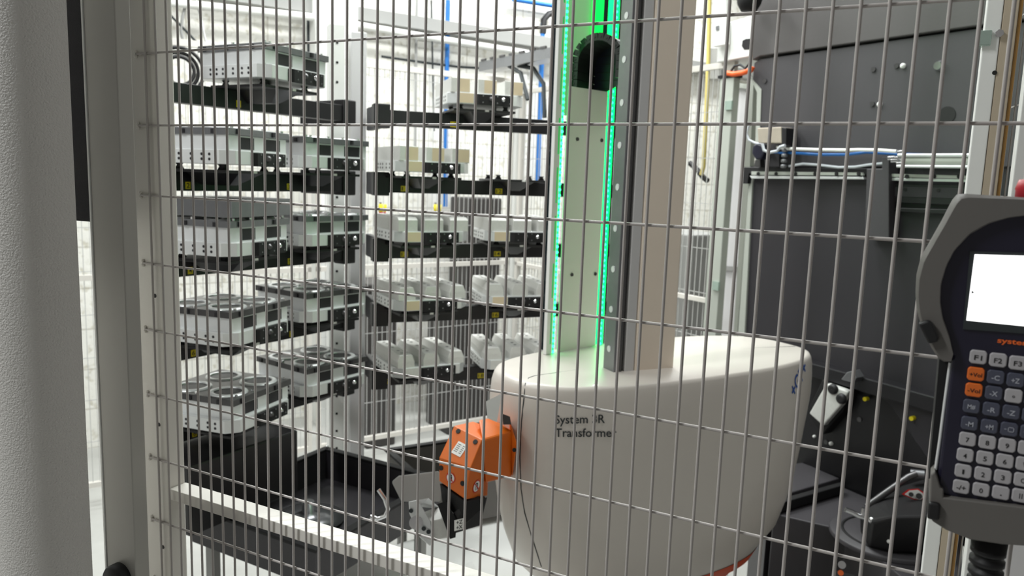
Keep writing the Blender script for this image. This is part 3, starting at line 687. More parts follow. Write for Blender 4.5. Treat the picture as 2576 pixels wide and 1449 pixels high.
def warn(tri, px, py, r):
    q, n_, e, f_ = sticker(tri, px, py, 0, 0, 0, '', '', .0006)
    mb = MB(); mb.cyl(q, q + n_ * .0004, r, seg=28, sm=False); part(ARM, 'warning_sticker', mb, 'redl', parent=hs)
    mb = MB(); mb.cyl(q + n_ * .0004, q + n_ * .0007, r * .82, seg=28, sm=False); part(ARM, 'sticker_field', mb, 'whitew', parent=hs)
    up = Vector((0, 0, 1)) - n_ * n_.z; up.normalize(); sd = up.cross(n_); c_ = q + n_ * .0008
    mb = MB(); mb.prism([c_ + sd * .001 - up * r * .6, c_ + sd * .0045 - up * r * .6, c_ + sd * .0045 + up * r * .3, c_ + sd * .001 + up * r * .3], n_ * .0002)
    mb.prism([c_ - sd * .005 - up * r * .55, c_ - sd * .003 - up * r * .55, c_ - sd * .003 + up * .002, c_ - sd * .005 + up * .002], n_ * .0002)
    mb.prism([c_ - sd * .004 + up * .006, c_ + sd * .004 + up * .004, c_ + sd * .004 + up * .0075, c_ - sd * .004 + up * .0095], n_ * .0002)
    part(ARM, 'sticker_figure', mb, 'ink', parent=hs)
    mb = MB(); d1, d2 = (sd + up * -1).normalized() if False else (-sd + up).normalized(), 0
    w2 = d1.cross(n_) * .0012; c2 = q + n_ * .0011; mb.prism([c2 - d1 * r * .85 - w2, c2 + d1 * r * .85 - w2, c2 + d1 * r * .85 + w2, c2 - d1 * r * .85 + w2], n_ * .0002)
    part(ARM, 'sticker_bar', mb, 'redl', parent=hs)
warn((vc, vi, vg), 1198, 1223, .0150)
warn((la, lb, lc), 1134, 1202, .0125)
# black tool flange below the wrist
mb = MB(); mb.hull([H_(1106, 1216, 1.87), H_(1170, 1262, 1.83), H_(1222, 1254, 1.87), H_(1218, 1275, 1.87), H_(1170, 1318, 1.84), H_(1112, 1262, 1.88), H_(1130, 1216, 1.97), H_(1215, 1240, 1.97), H_(1210, 1300, 1.97), H_(1140, 1290, 1.97)])
part(ARM, 'tool_flange', mb, 'blackm', bevel=.002)
mb = MB(); mb.hull([H_(1168, 1268, 1.84), H_(1226, 1250, 1.87), H_(1208, 1322, 1.88), H_(1144, 1342, 1.85), H_(1140, 1290, 1.85), H_(1215, 1262, 1.97), H_(1205, 1315, 1.97), H_(1150, 1335, 1.97)])
pl = part(ARM, 'adapter_block', mb, 'black', bevel=.002)
mb = MB(); mb.hull([H_(x, y, d) for x, y in ((1100, 1268), (1122, 1260), (1150, 1310), (1146, 1352), (1132, 1356)) for d in (1.845, 1.87)]); part(ARM, 'adapter_flange', mb, 'blackm')
ta, tb, tc_ = H_(1142, 1310, 1.842), H_(1168, 1302, 1.838), H_(1144, 1336, 1.842)
def quad_lab(P4, m, name, par):
    mb = MB(); n_ = (P4[1] - P4[0]).cross(P4[3] - P4[0]).normalized(); n_ = n_ if n_.dot(CAM - P4[0]) > 0 else -n_
    mb.prism(P4, n_ * .0006); part(ARM, name, mb, m, parent=par); return n_
P4 = [H_(1143, 1336, 1.836), H_(1168, 1330, 1.832), H_(1168, 1303, 1.832), H_(1143, 1309, 1.836)]
n_ = quad_lab(P4, 'whitew', 'axis_label', pl)
mb = MB()
for s_, r0 in (('+Z', .55), ('+X', .08)):
    vs, fs, (a, b, c, d) = text_geo(s_, .02)
    ex_, ey_ = P4[1] - P4[0], P4[3] - P4[0]
    mb.add([P4[0] + ex_ * (.2 + .65 * (v.x - a) / (b - a)) + ey_ * (r0 + .36 * (v.y - c) / (d - c)) + n_ * .0009 for v in vs], fs)
part(ARM, 'axis_text', mb, 'ink', parent=pl)
# gripper: cream block with steel jaw
mb = MB(); mb.hull([H_(x, y, d) for x, y, d in ((1062, 1290, 1.93), (1118, 1268, 1.93), (1136, 1300, 1.86), (1134, 1352, 1.86), (1086, 1360, 1.86), (1082, 1310, 1.86), (1120, 1270, 2.0), (1130, 1345, 1.99), (1066, 1335, 1.95))]); gp = part(ARM, 'gripper_body', mb, 'alud', bevel=.003)
mb = MB(); mb.hull([H_(x, y, d) for x, y in ((1028, 1262), (1052, 1257), (1082, 1312), (1092, 1352), (1082, 1374), (1056, 1352), (1030, 1292)) for d in (1.855, 1.875)]); jw = part(ARM, 'gripper_jaw', mb, 'alu', parent=None, bevel=.002)
mb = MB(); mb.hull([H_(x, y, d) for x, y, d in ((1028, 1262, 1.86), (1078, 1253, 1.86), (1066, 1265, 1.86), (1112, 1282, 1.95), (1060, 1262, 1.95), (1040, 1272, 1.86))]); part(ARM, 'jaw_top', mb, 'alub', parent=jw)
mb = MB()
q = H_(1046, 1315, 1.853); d_ = (CAM - q).normalized(); mb.cyl(q, q + d_ * .004, .015, seg=20); part(ARM, 'jaw_ring', mb, 'chrome', parent=jw)
mb = MB()
for px, py in ((1078, 1338), (1066, 1330), (1034, 1285)):
    q = H_(px, py, 1.853); mb.cyl(q, q + d_ * .003, .005, seg=12)
part(ARM, 'jaw_screw', mb, 'gink', parent=jw)
# curved bracket left of the gripper
t = thing('curved_guard', 'grey curved sheet guard behind the gripper', 'guard', Frame(*PD(1040, 1240, 2.2).xy, 0, .6))
mb = MB(); mb.hull([H_(x, y, d) for x, y in ((985, 1212), (1003, 1197), (1105, 1185), (1112, 1215), (1108, 1262), (1010, 1262)) for d in (2.18, 2.2)]); part(t, 'guard_sheet', mb, 'grey', bevel=.004)
mb = MB(); mb.tube([H_(x, y, 2.12) for x, y in ((952, 1232), (968, 1255), (976, 1280), (968, 1298), (950, 1305), (932, 1300))], .006, 8); part(t, 'hook', mb, 'chrome')

# ================================================================== charcoal machine on the right
MC = Frame(-.6, 3.292, 119.1)
MCH = thing('milling_machine', 'large charcoal machine housing with horizontal guide rail on the right', 'machine', Frame(-.2, 3.3, 119.1, 0))
hp = lambda pts, off=0.0: [MC.hit(px, py, off) for px, py in pts]
def pane(name, pts, x0, x1, m, bevel=0, parent=None):
    mb = MB(MC); mb.slab(hp(pts, x1), x0, x1); return part(MCH, name, mb, m, bevel=bevel, parent=parent)
pane('hood_panel', [(1897, -700), (1892, 152), (1912, 141), (2600, 45), (2650, -700)], -.5, .012, 'machu', .004)
pane('upper_panel', [(1897, 158), (1912, 149), (2600, 52), (2600, 420), (1900, 420), (1912, 235), (1893, 200)], -.5, 0, 'mach', .003)
pane('lower_panel', [(1888, 418), (2600, 418), (2600, 1120), (1866, 930)], -.5, -.012, 'machd')
pane('left_edge_trim', [(1884, 445), (1896, 440), (1892, 460), (1868, 930), (1850, 930)], -.2, -.002, 'greyg', .002)
pane('shoulder_trim', [(1885, 190), (1893, 200), (1915, 225), (1908, 420), (1900, 420), (1904, 232)], -.3, .004, 'greyg')
pane('rail_bed', [(1870, 420), (2220, 424), (2222, 440), (1884, 436), (1880, 462), (1868, 462)], -.02, .02, 'machk', .002)
r_ = pane('linear_rail', [(1890, 431), (2168, 434), (2171, 441), (1890, 440)], .021, .032, 'greyg')
pane('rail_lip', [(1886, 442), (2171, 445), (2173, 451), (1890, 449)], .0, .03, 'alu', .001)
for px in (1908, 1953, 2002, 2051, 2105, 2161):
    mb = MB(MC); y, z = MC.hit(px, 437, .032); mb.cyl((.032, y, z), (.036, y, z), .007, seg=10)
    part(MCH, 'rail_bolt', mb, 'blackm', parent=r_)
pane('carriage_post', [(2180, 424), (2218, 424), (2218, 395), (2236, 395), (2236, 600), (2175, 600)], -.01, .05, 'mach', .003)
r2 = pane('linear_rail', [(2242, 437), (2480, 443), (2480, 451), (2241, 445)], .0, .032, 'greyg')
pane('rail_lip', [(2236, 447), (2480, 452), (2480, 459), (2236, 454)], .0, .03, 'alu', .001)
for px in (2282, 2350, 2414):
    mb = MB(MC); y, z = MC.hit(px, 444, .032); mb.cyl((.032, y, z), (.036, y, z), .007, seg=10)
    part(MCH, 'rail_bolt', mb, 'blackm', parent=r2)
fr_ = pane('recess_frame', [(2232, 462), (2480, 466), (2480, 520), (2230, 508)], -.01, .012, 'machk', .002)
pane('recess_panel', [(2238, 470), (2480, 474), (2480, 502), (2236, 494)], .0, .014, 'machd', .001, fr_)
for px, py in ((2277, 476), (2361, 479)):
    mb = MB(MC); y, z = MC.hit(px, py, .014); mb.cyl((.0135, y, z), (.016, y, z), .006, seg=10)
    part(MCH, 'recess_screw', mb, 'ink', parent=fr_)
pane('recess_sill', [(2175, 520), (2480, 530), (2480, 545), (2175, 527)], -.01, .018, 'machk', .002)
pane('drip_edge', [(2008, 905), (2480, 1035), (2480, 1080), (2010, 938)], -.3, .05, 'machk', .004)
pane('skirt_panel', [(1990, 930), (2480, 1075), (2480, 1400), (1985, 1172)], -.4, .0, 'machk')
pane('skirt_cover', [(2200, 985), (2240, 1020), (2330, 1150), (2480, 1250), (2480, 1075)], -.01, .012, 'machd', .003)
# round details on the panels
up = MB(MC); y, z = MC.hit(2382, 290, 0); up.cyl((-.0, y, z), (.002, y, z), .028, seg=32, sm=False); part(MCH, 'round_port', up, 'ink')
y, z = MC.hit(2363, 166, 0); mb = MB(MC); mb.cyl((0, y, z), (.012, y, z), .018, .013, seg=24); mb.cyl((.012, y, z), (.0125, y, z), .010, seg=20); part(MCH, 'ring_fitting', mb, 'chrome')
for px, py, r in ((2268, 165, .009), (2209, 262, .009), (1918, 925, .006), (2087, 1117, .008), (2045, 1099, .006)):
    mb = MB(MC); y, z = MC.hit(px, py, .012); mb.lathe((.0, y, z), [(r, 0), (r, .006), (r * .6, .010), (.0005, .011)], 14, 'x')
    part(MCH, 'white_plug', mb, 'whitew')
for px, py in ((2256, 166), (2195, 262), (2198, 175), (1925, 204), (2079, 1112), (2163, 1055), (2310, 1107)):
    mb = MB(MC); y, z = MC.hit(px, py, 0); mb.cyl((0, y, z), (.005, y, z), .009, seg=14)
    part(MCH, 'dark_screw', mb, 'steeld')
for px, py in ((2175, 1004), (2292, 1053)):
    y, z = MC.hit(px, py, .03); mb = MB(MC); mb.cyl((.012, y, z), (.03, y, z), .008, seg=8); part(MCH, 'yellow_plug', mb, 'yellow')
# cast bracket with two knobs
bk = pane('cast_bracket', [(2078, 965), (2135, 985), (2115, 1020), (2070, 1072), (2035, 1040)], .055, .085, 'alud', .005)
pane('bracket_arm', [(2068, 955), (2138, 985), (2120, 1035), (2068, 1095), (2028, 1040)], .0, .053, 'blackm', .004)
for px, py in ((2096, 979), (2117, 1003)):
    y, z = MC.hit(px, py, .087); mb = MB(MC); mb.lathe((.085, y, z), [(.020, 0), (.018, .010), (.010, .014), (.0005, .012)], 20, 'x'); part(MCH, 'knob', mb, 'rubber', parent=bk)
lt = MB(MC); y, z = MC.hit(2152, 943, .06); lt.hull([(x, y + a, z + b) for x in (.05, .10) for a, b in ((-.03, -.02), (.02, -.02), (.03, .0), (.01, .022), (-.01, .012))]); part(MCH, 'door_latch', lt, 'steel', bevel=.003)

# valve box, hoses and cylinder riding on the rail
t = thing('valve_unit', 'weathered zinc valve box with navy fittings on the machine rail', 'valve', Frame(*(MC.o + MC.u * MC.hit(1940, 400, .03)[0]).xy, 119.1, 1.6))
def pbox(root, name, pts, x0, x1, m, bevel=0, parent=None):
    mb = MB(MC); mb.slab(hp(pts, x1), x0, x1); return part(root, name, mb, m, bevel=bevel, parent=parent)
bx_ = pbox(t, 'valve_box', [(1905, 322), (1965, 319), (1966, 360), (1907, 360)], .02, .09, 'box', .003)
pbox(t, 'box_end', [(1966, 320), (1978, 322), (1977, 366), (1966, 362)], .02, .09, 'machk', .002)
pbox(t, 'navy_valve', [(1893, 366), (1905, 360), (1918, 366), (1922, 385), (1914, 400), (1900, 402), (1890, 385)], .03, .08, 'navy', .006)
pbox(t, 'mount_block', [(1900, 402), (1912, 402), (1912, 420), (1896, 420)], .02, .05, 'steeld')
pbox(t, 'regulator_block', [(1935, 385), (1960, 385), (1960, 420), (1935, 420)], .02, .05, 'machd', .003)
mb = MB(MC); y, z = MC.hit(1973, 400, .06)
for k in range(4): mb.lathe((.06, y, z - .035 + k * .02), [(.006, 0), (.012, .003), (.012, .012), (.006, .016)], 14)
part(t, 'ribbed_fitting', mb, 'steel')
def mtube(name, label, m, pts, r, off=.05, cat='hose', root=None):
    mb = MB(MC); P_ = [(off, *MC.hit(px, py, off)) for px, py in pts]; mb.tube(P_, r, 8)
    if root: return part(root, name, mb, m)
    return solo(name, mb, m, MC, label, cat)
mtube('air_hose', 'white air hose above the blue hose along the machine', 'whitew', [(1955, 370), (1975, 374), (2060, 377), (2130, 378), (2160, 377), (2210, 378), (2255, 381)], .006, .06)
mtube('air_hose', 'blue air hose stretched along the machine above the rail', 'blue', [(1935, 386), (1980, 384), (2060, 389), (2130, 389), (2180, 383), (2260, 388), (2330, 390), (2450, 390)], .005, .045)
mtube('air_hose', 'clear grey hose hanging just above the left guide rail', 'clearh', [(1985, 418), (2020, 412), (2060, 415), (2110, 421), (2150, 420), (2190, 414), (2222, 411)], .005, .04)
mtube('loop_hose', 'clear hose curling down left of the valve box', 'clearh', [(1884, 315), (1878, 335), (1884, 352), (1900, 360), (1918, 364)], .005, .06)
mtube('loop_hose', 'grey hose looping under the valve box', 'clearh', [(1918, 362), (1922, 378), (1935, 384), (1955, 380), (1962, 370), (1975, 366)], .006, .095)
t = thing('pneumatic_cylinder', 'bright metal pneumatic cylinder lying along the machine top rail', 'cylinder', Frame(*(MC.o + MC.u * MC.hit(2350, 400, .04)[0]).xy, 119.1, 1.6))
(ya, za), (yb, zb) = MC.hit(2272, 405, .06), MC.hit(2480, 406, .06)
mb = MB(MC); mb.cyl((.06, ya, za), (.06, yb, zb), .017, seg=20); part(t, 'barrel', mb, 'greyg')
mb = MB(MC); mb.cyl((.075, ya - .01, za + .018), (.075, yb, zb + .018), .006); mb.cyl((.075, ya - .01, za - .018), (.075, yb, zb - .018), .005); part(t, 'tie_rod', mb, 'alub')
mb = MB(MC)
for k, (px, py) in enumerate(((2268, 383), (2262, 398), (2252, 404), (2266, 412), (2244, 398))): y, z = MC.hit(px, py, .07); mb.cyl((.07, y - .012, z), (.07, y + .012, z + .002), .008, seg=10)
part(t, 'end_fitting', mb, 'chrome')

# black work table tiers in front of the machine
def zpoly(pts, z): return [tuple(PZ(px, py, z).xy) for px, py in pts]
t = thing('machine_table', 'dark stepped machine table with matt top at lower right', 'machine table', Frame(*PZ(2050, 1300, .5).xy, 0, 0))
mb = MB(); mb.plate(zpoly([(1952, 1278), (2120, 1225), (2220, 1268), (2420, 1345), (2420, 1460), (2300, 1480), (2130, 1335), (1945, 1292)], .5), .05, .5); part(t, 'lower_tier', mb, 'mach', bevel=.004)
mb = MB(); mb.plate(zpoly([(1935, 1255), (2112, 1203), (2020, 1163), (1900, 1180)], .53), .05, .53); part(t, 'upper_tier', mb, 'mach', bevel=.004)
mb = MB(); mb.plate(zpoly([(1935, 1262), (2118, 1211), (2119, 1221), (1936, 1274)], .54), .505, .54); part(t, 'tier_rim', mb, 'blackm', bevel=.003)
q = PZ(2232, 1348, .51); mb = MB(); mb.lathe((q.x, q.y, .0), [(.001, .515), (.168, .515), (.173, .51), (.173, .501)], 48); part(t, 'turntable', mb, 'mach')
mb = MB(); mb.lathe((q.x, q.y, .0), [(.138, .5155), (.138, .5175), (.130, .5175), (.130, .5155)], 48); part(t, 'turntable_groove', mb, 'blackm')
q0 = q
# rotary head
def HP(x, y, d):
    q_ = PD(x, y, d); q_.z = max(q_.z, .518); return q_
t = thing('rotary_head', 'black rotary head with red warning sign on the machine table', 'machine head', Frame(q.x, q.y, 0, .515))
mb = MB(); mb.hull([PZ(x, y, .5175) for x, y in ((2165, 1345), (2185, 1378), (2240, 1392), (2320, 1394), (2385, 1380), (2400, 1330))] + [PD(x, y, d) for x, y, d in ((2163, 1296, 2.42), (2180, 1262, 2.48), (2205, 1240, 2.52), (2250, 1232, 2.54), (2300, 1218, 2.55), (2335, 1203, 2.55), (2395, 1210, 2.5), (2395, 1290, 2.32), (2330, 1300, 2.26), (2240, 1300, 2.27), (2195, 1310, 2.32), (2260, 1240, 2.66), (2390, 1215, 2.64))]); part(t, 'head_casting', mb, 'rubber', bevel=.012, seg=3)
mb = MB(); mb.tube([PD(x, y, 2.44) for x, y in ((2180, 1275), (2235, 1235), (2285, 1200), (2305, 1192))], .011, 10); part(t, 'pipe_line', mb, 'steeld')
mb = MB(); q = PD(2308, 1195, 2.50); mb.cyl(q - Vector((.02, 0, 0)), q + Vector((.02, 0, .004)), .017, seg=6); part(t, 'hex_nut', mb, 'steel')
mb = MB(); mb.tube([PD(x, y, 2.32) for x, y in ((2126, 1282), (2142, 1288), (2158, 1297), (2175, 1303))], .008, 8); mb.tube([PD(x, y, 2.32) for x, y in ((2172, 1278), (2170, 1295), (2160, 1300))], .006, 8); mb.ball(PD(2193, 1309, 2.34), .011); part(t, 'tap_fitting', mb, 'chrome')
mb = MB(); mb.tube([PD(x, y, 2.32) for x, y in ((2268, 1327), (2276, 1318), (2282, 1305))], .006, 8); part(t, 'small_lever', mb, 'steeld')
mb = MB(); mb.ball(PD(2236, 1362, 2.30), .006); part(t, 'white_pin', mb, 'whitew')
n0 = [PD(x, y, 2.38) for x, y in ((2268, 1243), (2284, 1231), (2310, 1229), (2326, 1240), (2328, 1254), (2318, 1260), (2296, 1256))]
mb = MB(); mb.prism(n0, (CAM - n0[0]).normalized() * .002); sg = part(t, 'warning_sign', mb, 'redl')
cc = sum(n0, Vector()) / len(n0); dv = (CAM - n0[0]).normalized()
mb = MB(); mb.prism([cc + (a - cc) * .8 + dv * .0022 for a in n0], dv * .001); part(t, 'sign_field', mb, 'whitew', parent=sg)
mb = MB()
for px in (2292, 2312): q = PD(px, 1244 + (px - 2292) * .2, 2.37); mb.cyl(q, q + dv * .002, .009 if px > 2300 else .007, seg=12)
part(t, 'sign_symbol', mb, 'ink', parent=sg)
# round cartridge at the table edge
t = thing('sensor_unit', 'small black post with chrome and orange dials at the table edge', 'sensor', Frame(*PD(2115, 1420, 2.2).xy, 0, .2))
q = PD(2120, 1430, 2.25); mb = MB(); mb.box(q.x - .03, q.x + .035, q.y, q.y + .05, .1, .47); part(t, 'sensor_post', mb, 'blackm', bevel=.004)
for px, py, m, r in ((2118, 1421, 'chrome', .011), (2115, 1441, 'oink', .008)):
    q = PD(px, py, 2.24); d_ = (CAM - q).normalized(); mb = MB(); mb.cyl(q, q + d_ * .012, r, seg=16); part(t, 'dial', mb, m)

# light sheet parts left of the machine
t = thing('machine_side_panel', 'light grey sheet panel left of the charcoal machine', 'panel', MC)
pbox(t, 'sheet', [(1828, 212), (1884, 216), (1850, 866), (1790, 866)], -.26, -.25, 'lgrey')
pbox(t, 'sheet_edge', [(1884, 200), (1896, 196), (1886, 420), (1848, 930), (1840, 930)], -.24, -.21, 'greyg')
pbox(t, 'top_rail', [(1828, 204), (1884, 212), (1884, 224), (1828, 216)], -.245, -.23, 'greyg')
pbox(t, 'middle_rail', [(1806, 668), (1862, 672), (1861, 682), (1805, 678)], -.245, -.23, 'grey')
t = thing('white_cabinet_arm', 'white sheet metal box with black slot beside the top of the charcoal machine', 'box', MC)
wa_ = pbox(t, 'box_shell', [(1802, 158), (1808, 60), (1838, 55), (1893, 38), (1889, 138), (1886, 142)], -.2, .01, 'white', .004)
pbox(t, 'slot', [(1866, 116), (1868, 102), (1876, 98), (1888, 97), (1888, 124), (1872, 125)], .0, .0115, 'blackm', 0, wa_)
pbox(t, 'hanging_bracket', [(1795, -400), (1828, -400), (1826, 112), (1793, 118)], .02, .045, 'white', .003)
pbox(t, 'bracket_bolt', [(1800, 66), (1808, 64), (1808, 74), (1800, 76)], .046, .05, 'steel')
mtube('orange_hose', 'orange hose looping under the white box beside the machine', 'hose', [(1828, 184), (1845, 187), (1870, 183), (1890, 176), (1893, 168)], .011, .03)
mtube('dark_cable_bundle', 'dark cable bundle above the orange hose', 'gink', [(1838, 180), (1848, 166), (1862, 163), (1875, 172), (1885, 160)], .005, .01, 'cable')
y, z = MC.hit(1885, 8, .10); mb = MB(MC); mb.lathe((.10, y, z), [(.001, -.03), (.03, -.03), (.045, -.005), (.05, .02), (.04, .05), (.001, .05)], 20)
solo('signal_dome', mb, 'blackm', MC, 'black dome at the very top beside the charcoal machine', 'dome')
mb = MB(MC); P_ = [(-.3, *MC.hit(px, py, -.3)) for px, py in ((1785, -20), (1782, 150), (1776, 300), (1770, 420), (1764, 440))]; mb.tube(P_, .010, 8)
solo('yellow_cable', mb, 'yel2', MC, 'yellowed vertical cable between the mast and the machine', 'cable')
pbx = MB(MC); pbx.slab(hp([(1779, 120), (1815, 118), (1812, 200), (1775, 200)], -.35), -.45, -.35)
solo('wall_junction_box', pbx, 'grey', MC, 'grey junction box behind the post left of the machine', 'box', bevel=.005)
mb = MB(MC); P_ = [(-.32, *MC.hit(px, py, -.32)) for px, py in ((1735, 410), (1752, 425), (1768, 445), (1780, 455))]; mb.tube(P_, .014, 8)
solo('black_hose_end', mb, 'rubber', MC, 'short black corrugated hose left of the machine', 'hose')

# ================================================================== front mesh door (nearest the camera)
FY = .7514; KP = .0225; RP = .09986
FF = Frame(0, FY, 90)      # local x towards the camera, y to the right
kx = lambda k: (k - 43.497) * KP
rz = lambda r: CZ + 7.037 * KP - r * RP
DR = thing('mesh_door', 'near wire mesh door with close vertical wires and cream tube frame', 'mesh door', Frame(-.5, FY, 90, 0))
mb = MB(FF)
for k in range(0, 60):
    mb.cyl((.0016, kx(k), .55), (.0016, kx(k), 2.15), .00165, seg=8)
for r in range(-5, 11): mb.cyl((-.0016, kx(-1.05), rz(r)), (-.0016, kx(59.5), rz(r)), .00165, seg=8)
part(DR, 'wire_mesh', mb, 'wire')
tl = FF.hit(318, 315, -.004)[0]; tr_ = FF.hit(397, 315, -.004)[0]
mb = MB(FF); mb.box(-.034, -.0035, tl, tr_, .55, 2.15); tb_ = part(DR, 'frame_tube', mb, 'frame', bevel=.003)
mb = MB(FF); mb.box(-.034, -.0033, tr_ + .0005, kx(60), 1.099, 1.116); part(DR, 'cross_bar', mb, 'frame', bevel=.001)
for r in range(-5, 11):
    mb = MB(FF); mb.ball((-.0022, kx(-1.1), rz(r) + .003), .0028, 8); mb.ball((-.0022, kx(-1.1), rz(r) - .003), .0028, 8)
    mb.ball((-.0026, kx(-.75), rz(r)), .0022, 8)
    part(DR, 'weld_spot', mb, 'frame', parent=tb_)
for px, py in ((390, 744), (400, 1068), (410, 1376)):
    y, z = FF.hit(px, py, -.0035); mb = MB(FF); mb.cyl((-.0036, y, z), (-.003, y, z), .0030, seg=14, sm=False); part(DR, 'screw_hole', mb, 'ink', parent=tb_)

# grey door post left of it
PF_ = Frame(0, .66, 90)
DP = thing('door_post', 'grey anodised door post between the textured cover and the mesh door', 'post', Frame(-.95, .66, 90, 0))
mb = MB(PF_); mb.box(-.022, 0, -.978, -.916, .3, 2.3); part(DP, 'post_profile', mb, 'post', bevel=.0015)
mb = MB(PF_); mb.box(-.02, .0012, -.9815, -.9785, .3, 2.3); part(DP, 'edge_strip', mb, 'white')
mb = MB(PF_); mb.lathe((.0, PF_.hit(305, 1432, 0)[0], PF_.hit(305, 1432, 0)[1] - .012), [(.022, 0), (.022, .012), (.019, .016), (.0005, .016)], 32, 'x'); part(DP, 'round_stop', mb, 'rubber')
# brush seal
BR = Frame(0, .70, 90); yb0, _ = BR.hit(150, 0, 0); yb1, _ = BR.hit(232, 0, 0); _, zb0 = BR.hit(205, 556, 0)
mb = MB(BR); mb.box(-.012, 0, yb0, yb1, zb0, 2.3)
solo('brush_seal', mb, 'brush', BR, 'black brush seal strip between the textured cover and the grey post', 'brush seal')
# big textured cover
PY_ = lambda px, py, Y: Frame(0, Y, 90).hit(px, py, 0)[0]
CV = Frame(0, .56, 90); xr = PY_(186, 413, .61); n_ = 14; R_ = .075; pts = [(-1.9, .56), ]
pts = [(-1.9, .55), (-1.15, .535)]
for k in range(n_ + 1):
    a = math.pi / 2 * k / n_; pts.append((xr - R_ + R_ * math.sin(a), .535 + R_ - R_ * math.cos(a) + .0))
pts += [(-1.9, .61)]
mb = MB(); mb.prism([(x, y, .2) for x, y in pts], (0, 0, 2.2), sm=False)
o = solo('door_cover', mb, 'skin', wf(-1.2, .6), 'big light grey textured cover with rounded edge at far left', 'cover')
for p_ in o.data.polygons: p_.use_smooth = len(p_.vertices) == 4
try: o.data.set_sharp_from_angle(angle=math.radians(35))
except Exception: pass

# right hand posts with side mesh
RP_ = Frame(0, 1.0, 90)
t = thing('corner_post', 'bright white post with tan side at the right, behind the mesh door', 'post', Frame(.06, 1.0, 90, 0))
mb = MB(RP_); mb.box(-.03, 0, .0505, .0655, .3, 2.4); part(t, 'white_face', mb, 'white', bevel=.001)
mb = MB(RP_); mb.box(-.03, -.001, .0658, .080, .3, 2.4); part(t, 'tan_side', mb, 'tan', bevel=.001)
mb = MB(RP_); mb.box(-.03, -.003, .0803, .0835, .3, 2.4); part(t, 'seal_strip', mb, 'gold')
for px, py in ((2514, 85),):
    y, z = RP_.hit(px, py, 0); mb = MB(RP_); mb.cyl((-.001, y, z), (.004, y, z), .0042, seg=6); part(t, 'hex_bolt', mb, 'chrome')
y, z = RP_.hit(2502, 183, 0); mb = MB(RP_); mb.cyl((-.001, y, z), (.0003, y, z), .0024, seg=12, sm=False); part(t, 'bolt_hole', mb, 'ink')
y, z = RP_.hit(2480, 97, 0); mb = MB(RP_); mb.box(-.01, .005, y - .009, y + .005, z - .008, z + .008); part(t, 'wire_clip', mb, 'green_tint', bevel=.001)
SP = Frame(.083, 1.06, 172)
t = thing('side_mesh_panel', 'side wire mesh panel seen edgewise at far right', 'fence panel', SP)
mesh_panel(t, SP, .0, .13, .5, 2.3, .022, .0999, .0012)
RQ = Frame(0, .92, 90)
t = thing('corner_post', 'second white post at the far right edge above the red button', 'post', Frame(.11, .92, 90, 0))
ya = RQ.hit(2560, 350, 0)[0]; mb = MB(RQ); mb.box(-.03, 0, ya, ya + .018, .3, 2.4); part(t, 'white_face', mb, 'white', bevel=.001)
mb = MB(RQ); mb.box(-.03, -.001, ya + .0185, ya + .06, .3, 2.4); part(t, 'grey_side', mb, 'lgrey')

# ================================================================== hand pendant
PN = Frame(0, .672, 90)
PEN = thing('hand_pendant', 'grey and navy handheld control pendant with lit screen and keypad', 'control pendant', Frame(.07, .672, 90, 1.33))
pp = lambda pts, off=0.0: [PN.hit(px, py, off) for px, py in pts]
def arcpts(cx, cy, rx, ry, a0, a1, n=14): return [(cx + rx * math.cos(math.radians(a0 + (a1 - a0) * k / n)), cy - ry * math.sin(math.radians(a0 + (a1 - a0) * k / n))) for k in range(n + 1)]
# navy body
body = [(2760, 540), (2640, 515)] + [(2576, 522), (2510, 532), (2455, 557), (2412, 597), (2378, 648), (2356, 700), (2350, 760), (2356, 810), (2372, 850), (2384, 884), (2396, 895), (2355, 1240), (2560, 1300), (2740, 1330)]
mb = MB(PN); mb.slab(pp(body), -.03, 0); part(PEN, 'body', mb, 'pend', bevel=.002)
mb = MB(PN); mb.slab(pp([(2365, 880), (2396, 892), (2366, 1190), (2336, 1205)], -.012), -.045, -.012); part(PEN, 'side_wall', mb, 'blackm')
mb = MB(PN); mb.tube([(-.004, *PN.hit(px, py, 0)) for px, py in ((2391, 915), (2378, 1010), (2365, 1110), (2354, 1185))], .0012, 8); part(PEN, 'edge_rim_bead', mb, 'alub')  # thin light grey rim along the left edge of the keypad
out = [(2580, 497), (2500, 492), (2425, 487), (2412, 490), (2400, 505), (2372, 560), (2335, 625), (2318, 655), (2306, 700), (2303, 745), (2308, 790), (2322, 835), (2345, 880), (2362, 905), (2376, 913), (2392, 912)]
inn = [(2398, 890), (2396, 880), (2390, 850), (2372, 800), (2366, 760), (2368, 715), (2382, 668), (2402, 630), (2440, 590), (2490, 562), (2540, 548), (2580, 543)]
mb = MB(PN)
A_, B_ = pp(out, .006), pp(inn, .006)
# bumper ring, split into strips between outer and inner outline
def lerp_path(P_, n):
    d = [0]
    for a, b in zip(P_, P_[1:]): d.append(d[-1] + math.hypot(b[0] - a[0], b[1] - a[1]))
    o_ = []
    for i in range(n + 1):
        t_ = d[-1] * i / n
        for j in range(len(P_) - 1):
            if t_ <= d[j + 1] + 1e-9:
                u = (t_ - d[j]) / max(d[j + 1] - d[j], 1e-9); o_.append((P_[j][0] + (P_[j + 1][0] - P_[j][0]) * u, P_[j][1] + (P_[j + 1][1] - P_[j][1]) * u)); break
    return o_
NN = 40; oa = lerp_path(A_, NN); ib = lerp_path(B_[::-1], NN); vs = []
for (a, b), (c, d) in zip(oa, ib):
    mx_, mz_ = c - a, d - b; k1 = .12
    vs += [(-.034, a, b), (.002, a, b), (.006, a + mx_ * k1, b + mz_ * k1), (.006, c - mx_ * .04, d - mz_ * .04), (.004, c, d), (-.034, c, d)]
fs = []
